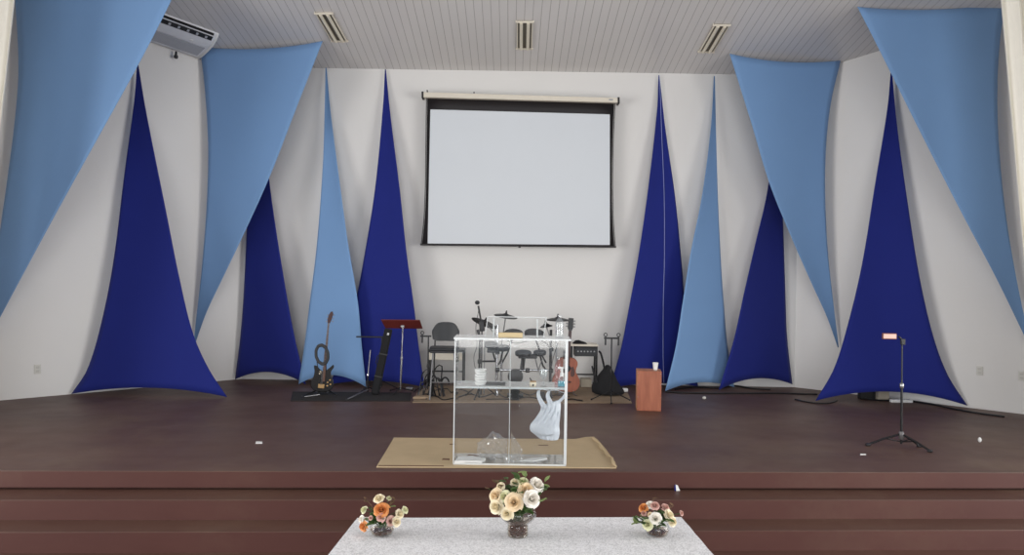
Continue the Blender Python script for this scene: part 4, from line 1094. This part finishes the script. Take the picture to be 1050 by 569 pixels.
for i in range(NY + 1):
    v = i / NY; row = []
    for j in range(NX + 1):
        s = j / NX
        y = (T[0].y * (1 - s) + T[1].y * s) * (1 - v) + yf * v
        x = side(T[0], fl, y) * (1 - s) + side(T[1], fr_, y) * s
        row.append(V((x, y, ZT + .0012 * math.sin(j * .9) * math.sin(i * 1.1))))
    P.append(row)
# hem hanging on four sides
def skirt(edge_pts, out, n=7, drop=.30):
    rows = [edge_pts]
    for r in range(1, n + 1):
        f = r / n; rr = []
        for j, p in enumerate(edge_pts):
            w_ = .014 * f * math.sin(j * .55) ; sc_ = .012 * (abs(math.sin(j * .9)) if r == n else 0)
            rr.append(p + out * (.012 * min(1, f * 4) + w_) + V((0, 0, -drop * f + sc_)))
        rows.append(rr)
    return rows
m.grid(P)
m.grid(skirt(P[0], V((0, 1, 0))))
m.grid(skirt(P[-1], V((0, -1, 0))))
m.grid(skirt([r[0] for r in P], V((-1, 0, 0))))
m.grid(skirt([r[-1] for r in P], V((1, 0, 0))))
o = m.build('tablecloth', M['lace'], solid=.002)
tag(o, 'white lace tablecloth covering the table before the steps', 'tablecloth')

# ------------------------------------------------------------------ flowers
def rose(c, r, colour, face, foot, label, group, open_=1.0):
    t = thing('rose', foot, label, 'flower', group)
    zaxis = V(face).normalized(); xa_ = zaxis.orthogonal().normalized(); ya_ = zaxis.cross(xa_)
    R = Matrix((xa_, ya_, zaxis)).transposed()
    m = MB()
    a0 = random.random() * 6
    for (n, rr, hgt_, flare, ph) in ((3, .17, .78, .03, 0), (4, .34, .76, .14, .5), (5, .54, .62, .30, .2), (5, .74, .42, .46, .8), (6, .86, .16, .60, .3)):
        for q in range(n):
            a = a0 + ph + 2 * PI * q / n + random.uniform(-.15, .15); w_ = 2 * PI / n * .78
            hj = hgt_ + random.uniform(-.09, .09); fj = flare * random.uniform(.75, 1.35)
            P = []
            for i in range(7):
                v = i / 6; row = []
                for j in range(7):
                    u = j / 6 * 2 - 1
                    rad = rr * (.35 + .65 * math.sin(v * PI / 2)) + fj * v ** 4 * .55
                    z = -.55 + (hj + .55) * v - .22 * v * u * u - fj * .5 * v ** 6
                    ang = a + u * w_ * (.55 + .45 * math.sin(min(1, v * 1.2) * PI / 2))
                    rad *= 1 - .09 * u
                    row.append(V(c) + R @ (V((rad * math.cos(ang), rad * math.sin(ang), z)) * r))
                P.append(row)
            m.grid(P)
    m.ball(V(c) + R @ V((0, 0, .1 * r)), r * .16, 8, (1, 1, 2.4), R)
    m.build('bloom', M['rose_' + colour], t)
    bk_ = V(c) - zaxis * r * .5
    MB().lathe(V(c) - zaxis * r * .62, [(r * .08, -.15 * r), (r * .3, 0), (r * .5, .18 * r), (r * .3, .2 * r)], 10, R).build('sepals', M['stem'], t)
    mid = (bk_ + V(foot)) / 2 + V((0, 0, .02))
    MB().tube(curve3([tuple(V(foot)), tuple(mid.lerp(V((foot[0], foot[1], mid.z)), .35)), tuple(bk_)], 8), .0022, 6).build('stem', M['stem'], t)
    return t
def sprig(tip, foot, n, size, mt, label, group, twig='stem', spread=.5):
    size *= 1.25; n += 3
    t = thing('leaf_sprig', foot, label, 'foliage', group)
    path = curve3([tuple(V(foot)), tuple((V(foot) + V(tip)) / 2 + V((0, 0, .03))), tuple(V(tip))], 10)
    MB().tube(path, .0016, 5).build('stem', M[twig], t)
    m = MB()
    for i in range(n):
        f = .45 + .55 * i / max(1, n - 1); p = path[min(10, int(f * 10))]
        a = random.random() * 6.28; e = random.uniform(-.2, .9)
        dr = V((math.cos(a) * math.cos(e), math.sin(a) * math.cos(e) - .2, math.sin(e))).normalized()
        sd_ = dr.cross(V((0, 0, 1))).normalized(); up_ = sd_.cross(dr)
        s2 = size * random.uniform(.75, 1.2); P = []
        for q in range(6):
            v = q / 5; w_ = .34 * s2 * math.sin(PI * min(1, v * .97 + .03)) ** .8
            P.append([p + dr * (v * s2) + sd_ * (w_ * u) + up_ * (.12 * s2 * abs(u) - .15 * s2 * v * v) for u in (-1, -.5, 0, .5, 1)])
        m.grid(P)
    m.build('leaves', M[mt], t, solid=.0006)
    return t
def bowl(px, py, prof, water, label):
    p = F(px, py, ZT); p.z = ZT + .003
    t = thing('flower_vase', p, label, 'vase', 'glass flower vases on the table')
    g_ = MB().lathe(p, prof, 30); g_.f.pop(); g_.build('glass_bowl', M['glass'], t)
    w_ = [(r - .0045, z + .004) for r, z in prof if z < water]
    MB().lathe(p, w_, 26).build('water', M['water'], t)
    return t, p
s4 = lambda: 0
# middle vase
t, pm = bowl(530.8, 549.5, [(.062, 0), (.066, .01), (.062, .022), (.065, .035), (.062, .048), (.062, .062), (.060, .068), (.078, .085), (.100, .105), (.110, .128), (.104, .150)], .125, 'footed glass vase in the middle of the table with cream roses')
m = MB()
random.seed(3)
for i in range(150):
    a = random.random() * 6.28; r = .05 * math.sqrt(random.random()); z = .012 + random.random() * .055
    m.ball(pm + V((r * math.cos(a), r * math.sin(a), z)), random.uniform(.006, .010), 5, (1, 1, .7))
o = m.build('pebbles', M['pebble'], t); o['kind'] = 'stuff'
for i in range(16):
    a = i * 1.05; b = a + random.uniform(1.2, 2.6)
    MB().tube([pm + V((.04 * math.cos(a), .04 * math.sin(a), .065)), pm + V((.085 * math.cos(b), .085 * math.sin(b), .10 + .03 * random.random()))], .0045, 5).build('stem_end', M['stembrown'], t)
KM = FPX / pm.y
GM = 'roses in the middle vase'
foot = pm + V((0, 0, .085))
MID = [(527, 515, 7, 'peach', -.10, 'largest peach rose, front centre of the middle vase'), (545.7, 511.5, 6.8, 'white', -.09, 'large white rose at front right of the middle vase'),
       (540, 502, 6.4, 'peach', -.04, 'peach rose above the large white rose in the middle vase'), (508, 508, 5.8, 'peach', -.03, 'peach rose at the far left of the middle vase'),
       (508.5, 519.3, 6.2, 'cream', -.06, 'cream rose hanging low at the left of the middle vase'), (517.2, 509.2, 5.2, 'greenish cream', -.05, 'yellowish cream rose left of the largest peach rose in the middle vase'),
       (551.3, 496.5, 6.0, 'white', .0, 'white rose at the upper right of the middle vase'), (513, 498.5, 3.6, 'cream', .0, 'small cream bud at the upper left of the middle vase'),
       (528, 494.3, 3.8, 'cream', .03, 'small cream bud at the top centre of the middle vase'), (536.7, 494, 4.4, 'greenish cream', .02, 'pale greenish rose at the top of the middle vase'),
       (519.5, 527, 5.0, 'cream', -.10, 'cream rose spilling over the front rim of the middle vase')]
for (px, py, r, cl_, dy, lb) in MID:
    c = W(px, py, pm.y + dy); f = V((c.x - pm.x, -.16 + (c.y - pm.y) * .5, (c.z - pm.z - .16) * .9 + .02))
    rose(c, r / KM * 1.12, cl_, f, foot + V((random.uniform(-.03, .03), random.uniform(-.03, .03), 0)), lb, GM)
for (px, py, dy, n, sz, mt, lb) in [(540, 484.5, .02, 7, .045, 'leafp', 'pale green sprig rising highest from the middle vase'), (556, 503, -.02, 7, .05, 'leaf', 'green leaves at the right side of the middle vase'),
        (546, 524, -.08, 7, .045, 'leaf', 'green leaves drooping below the white rose of the middle vase'), (525, 501, -.03, 8, .05, 'leaf', 'dark green leaves in the centre of the middle vase'),
        (501, 501, .0, 5, .035, 'twig', 'brownish leaves at the far left of the middle vase'), (517, 490, .03, 6, .04, 'leaf', 'green leaves at the upper left of the middle vase'),
        (534, 507, -.02, 8, .055, 'leaf', 'green leaves between the peach roses of the middle vase'), (559, 494, .03, 6, .04, 'leafp', 'pale leaves at the upper right of the middle vase'),
        (515, 516, -.04, 6, .045, 'leaf', 'green leaves behind the low cream rose of the middle vase'), (550, 489.5, .05, 5, .035, 'leaf', 'green leaves above the upper white rose of the middle vase'),
        (562, 500, .01, 7, .045, 'leaf', 'outermost green leaves at the right of the middle vase'), (556, 514, -.04, 7, .045, 'leafp', 'pale green leaves below the right white roses of the middle vase'),
        (508, 493, .02, 6, .04, 'twig', 'brown leafy twig at the upper left of the middle vase'), (531, 489, .04, 8, .045, 'leaf', 'dark green leaves at the top back of the middle vase'),
        (522, 521, -.07, 6, .04, 'leaf', 'green leaves under the largest peach rose of the middle vase'), (540, 526, -.09, 7, .042, 'leaf', 'green leaves over the front rim of the middle vase')]:
    sprig(W(px, py, pm.y + dy), foot, n, sz, mt, lb, 'leaf sprigs in the middle vase')
# side vases
def small_arr(px, py, blooms, leaves, vlabel, gname, side_):
    pr = [(.045, 0), (.062, .006), (.073, .028), (.072, .05), (.062, .068), (.058, .074)]
    t, p = bowl(px, py, pr, .045, vlabel)
    m = MB()
    for i in range(60):
        a = random.random() * 6.28; r = .05 * math.sqrt(random.random())
        m.ball(p + V((r * math.cos(a), r * math.sin(a), .012 + .018 * random.random())), random.uniform(.005, .009), 5, (1, 1, .7))
    o = m.build('pebbles', M['pebble'], t); o['kind'] = 'stuff'
    ft = p + V((0, 0, .04)); K_ = FPX / p.y
    for (x, y, r, cl_, dy, lb) in blooms:
        c = W(x, y, p.y + dy); f = V((c.x - p.x, -.09 + (c.y - p.y) * .5, (c.z - p.z - .07) * .9 + .02))
        rose(c, r / K_ * 1.15, cl_, f, ft + V((random.uniform(-.02, .02), random.uniform(-.02, .02), 0)), lb, 'roses in the ' + side_ + ' vase')
    for (x, y, dy, n, sz, mt, lb) in leaves:
        sprig(W(x, y, p.y + dy), ft, n, sz, mt, lb, 'leaf sprigs in the ' + side_ + ' vase', 'twig' if mt == 'twig' else 'stem')
small_arr(391.5, 548.5, [(388.4, 510.5, 4, 'cream', .0, 'cream rose standing highest in the left vase'), (372.8, 522.6, 3.0, 'greenish cream', .01, 'pale cream bud at the upper left of the left vase'),
    (370.3, 532.4, 3.2, 'white', -.01, 'white rose at the far left of the left vase'), (372.3, 539.6, 4.1, 'orange', -.03, 'orange rose hanging low at the left of the left vase'),
    (391.2, 522.5, 6.0, 'orange', -.04, 'large orange rose in the centre of the left vase'), (390.5, 530, 3.6, 'pink', -.06, 'pale pink rose just below the large orange rose of the left vase'),
    (401, 534, 3.8, 'pink', -.05, 'dusky pink rose at the right rim of the left vase'), (410.3, 526.8, 3.6, 'cream', -.02, 'cream rose at the right of the left vase'),
    (415.8, 522.6, 2.8, 'greenish cream', .0, 'cream bud farthest right of the left vase'), (407, 535, 3.6, 'cream', -.05, 'cream rose hanging low at the right of the left vase'),
    (380, 531, 1.9, 'pink', -.05, 'tiny pink bud left of the centre of the left vase'), (399, 510.5, 2.0, 'greenish cream', .02, 'slim closed bud at the upper right of the left vase')],
    [(373, 510, .02, 4, .022, 'twig', 'bare brown twig at the upper left of the left vase'), (405, 512, .02, 4, .022, 'twig', 'bare brown twig at the upper right of the left vase'),
     (383, 538, -.06, 6, .04, 'leaf', 'green leaves at the front left rim of the left vase'), (397, 537, -.06, 6, .04, 'leaf', 'green leaves at the front right rim of the left vase'),
     (381, 524, .0, 6, .035, 'leaf', 'dark leaves left of the large orange rose of the left vase'), (400, 520, .0, 6, .035, 'leafp', 'pale green leaves right of the large orange rose of the left vase'),
     (376, 534, -.02, 5, .035, 'leafp', 'pale leaves above the low orange rose of the left vase')],
    'small round glass vase at the left of the table with orange and cream roses', 0, 'left')
small_arr(673.8, 549, [(659.7, 520.5, 4, 'orange', .0, 'orange rose at the upper left of the right vase'), (666.3, 517.3, 3.4, 'white', .0, 'white rose at the top left of the right vase'),
    (671.5, 518.2, 3.6, 'pink', -.02, 'dusky pink rose at the top centre of the right vase'), (682.5, 520, 3.3, 'pink', .0, 'pink rose at the upper right of the right vase'),
    (672.2, 531.3, 4.6, 'white', -.06, 'large white rose at the front centre of the right vase'), (686.3, 528, 4.4, 'cream', -.03, 'cream rose at the right of the right vase'),
    (690, 534.8, 4.0, 'cream', -.04, 'cream rose hanging low at the right of the right vase'), (664, 537.6, 4.3, 'greenish cream', -.05, 'greenish cream rose at the left rim of the right vase'),
    (699, 526, 2.2, 'pink', .01, 'small pink bud farthest right of the right vase'), (660, 526, 2.2, 'pink', -.02, 'small pink bud below the orange rose of the right vase'),
    (666.3, 527.5, 2.0, 'peach', -.03, 'small peach bud in the centre left of the right vase')],
    [(655, 536, -.03, 6, .045, 'leaf', 'broad green leaves at the far left of the right vase'), (681, 533, -.05, 7, .045, 'leaf', 'dark green leaves right of the large white rose of the right vase'),
     (676, 539, -.06, 6, .045, 'leaf', 'green leaves over the front rim of the right vase'), (652, 537, -.02, 4, .035, 'leafp', 'pale leaf at the left end of the right vase'),
     (690, 519, .02, 6, .028, 'twig', 'brown leafy twig at the upper right of the right vase'), (669.5, 511.5, .02, 3, .02, 'twig', 'thin twig rising highest from the right vase'),
     (676, 524, -.01, 7, .038, 'leaf', 'green leaves in the centre of the right vase')],
    'small round glass vase at the right of the table with white and cream roses', 0, 'right')

# ------------------------------------------------------------------ light
def area(name, loc, rot, sx, sy, power, col=(1, 1, 1), spread=180):
    l = bpy.data.lights.new(name, 'AREA'); l.shape = 'RECTANGLE'; l.size = sx; l.size_y = sy; l.energy = power; l.color = col; l.spread = math.radians(spread)
    o = bpy.data.objects.new(name, l); COL.objects.link(o); o.location = loc; o.rotation_euler = rot; return o
area('daylight_from_rear_doors', (0, YF + .2, 1.9), (PI / 2 + .06, 0, 0), 9.0, 4.6, 150, (1, .985, .965), 90)
area('daylight_side_doors_left', (-7.9, 3.0, 1.7), (PI / 2, 0, -PI / 2), 5.5, 4.0, 430, (1, 1, 1), 140)
area('daylight_side_doors_right', (7.9, 3.0, 1.7), (PI / 2, 0, PI / 2), 5.5, 4.0, 430, (1, 1, 1), 140)
w = bpy.data.worlds.new('sky'); sc.world = w; w.use_nodes = True
bg = w.node_tree.nodes['Background']; bg.inputs[0].default_value = (.82, .9, 1, 1); bg.inputs[1].default_value = 1.0

# ------------------------------------------------------------------ camera
cd = bpy.data.cameras.new('camera'); cam = bpy.data.objects.new('camera', cd); COL.objects.link(cam)
cd.sensor_fit = 'HORIZONTAL'; cd.sensor_width = 36; cd.lens = 36 * FPX / 1050; cd.clip_end = 100; cd.clip_start = .05
r_ = V((math.cos(ROLL), 0, math.sin(ROLL))); u_ = V((-math.sin(ROLL), 0, math.cos(ROLL))); b_ = V((0, -1, 0))
cam.matrix_world = Matrix(((r_.x, u_.x, b_.x, 0), (r_.y, u_.y, b_.y, 0), (r_.z, u_.z, b_.z, CAMZ), (0, 0, 0, 1)))
sc.camera = cam
sc.view_settings.view_transform = 'Standard'; sc.view_settings.look = 'None'; sc.view_settings.gamma = 1
sc.view_settings.use_curve_mapping = False
sc.view_settings.exposure = 0.12
sc.cycles.transparent_max_bounces = 32
sc.cycles.max_bounces = 10; sc.cycles.diffuse_bounces = 5
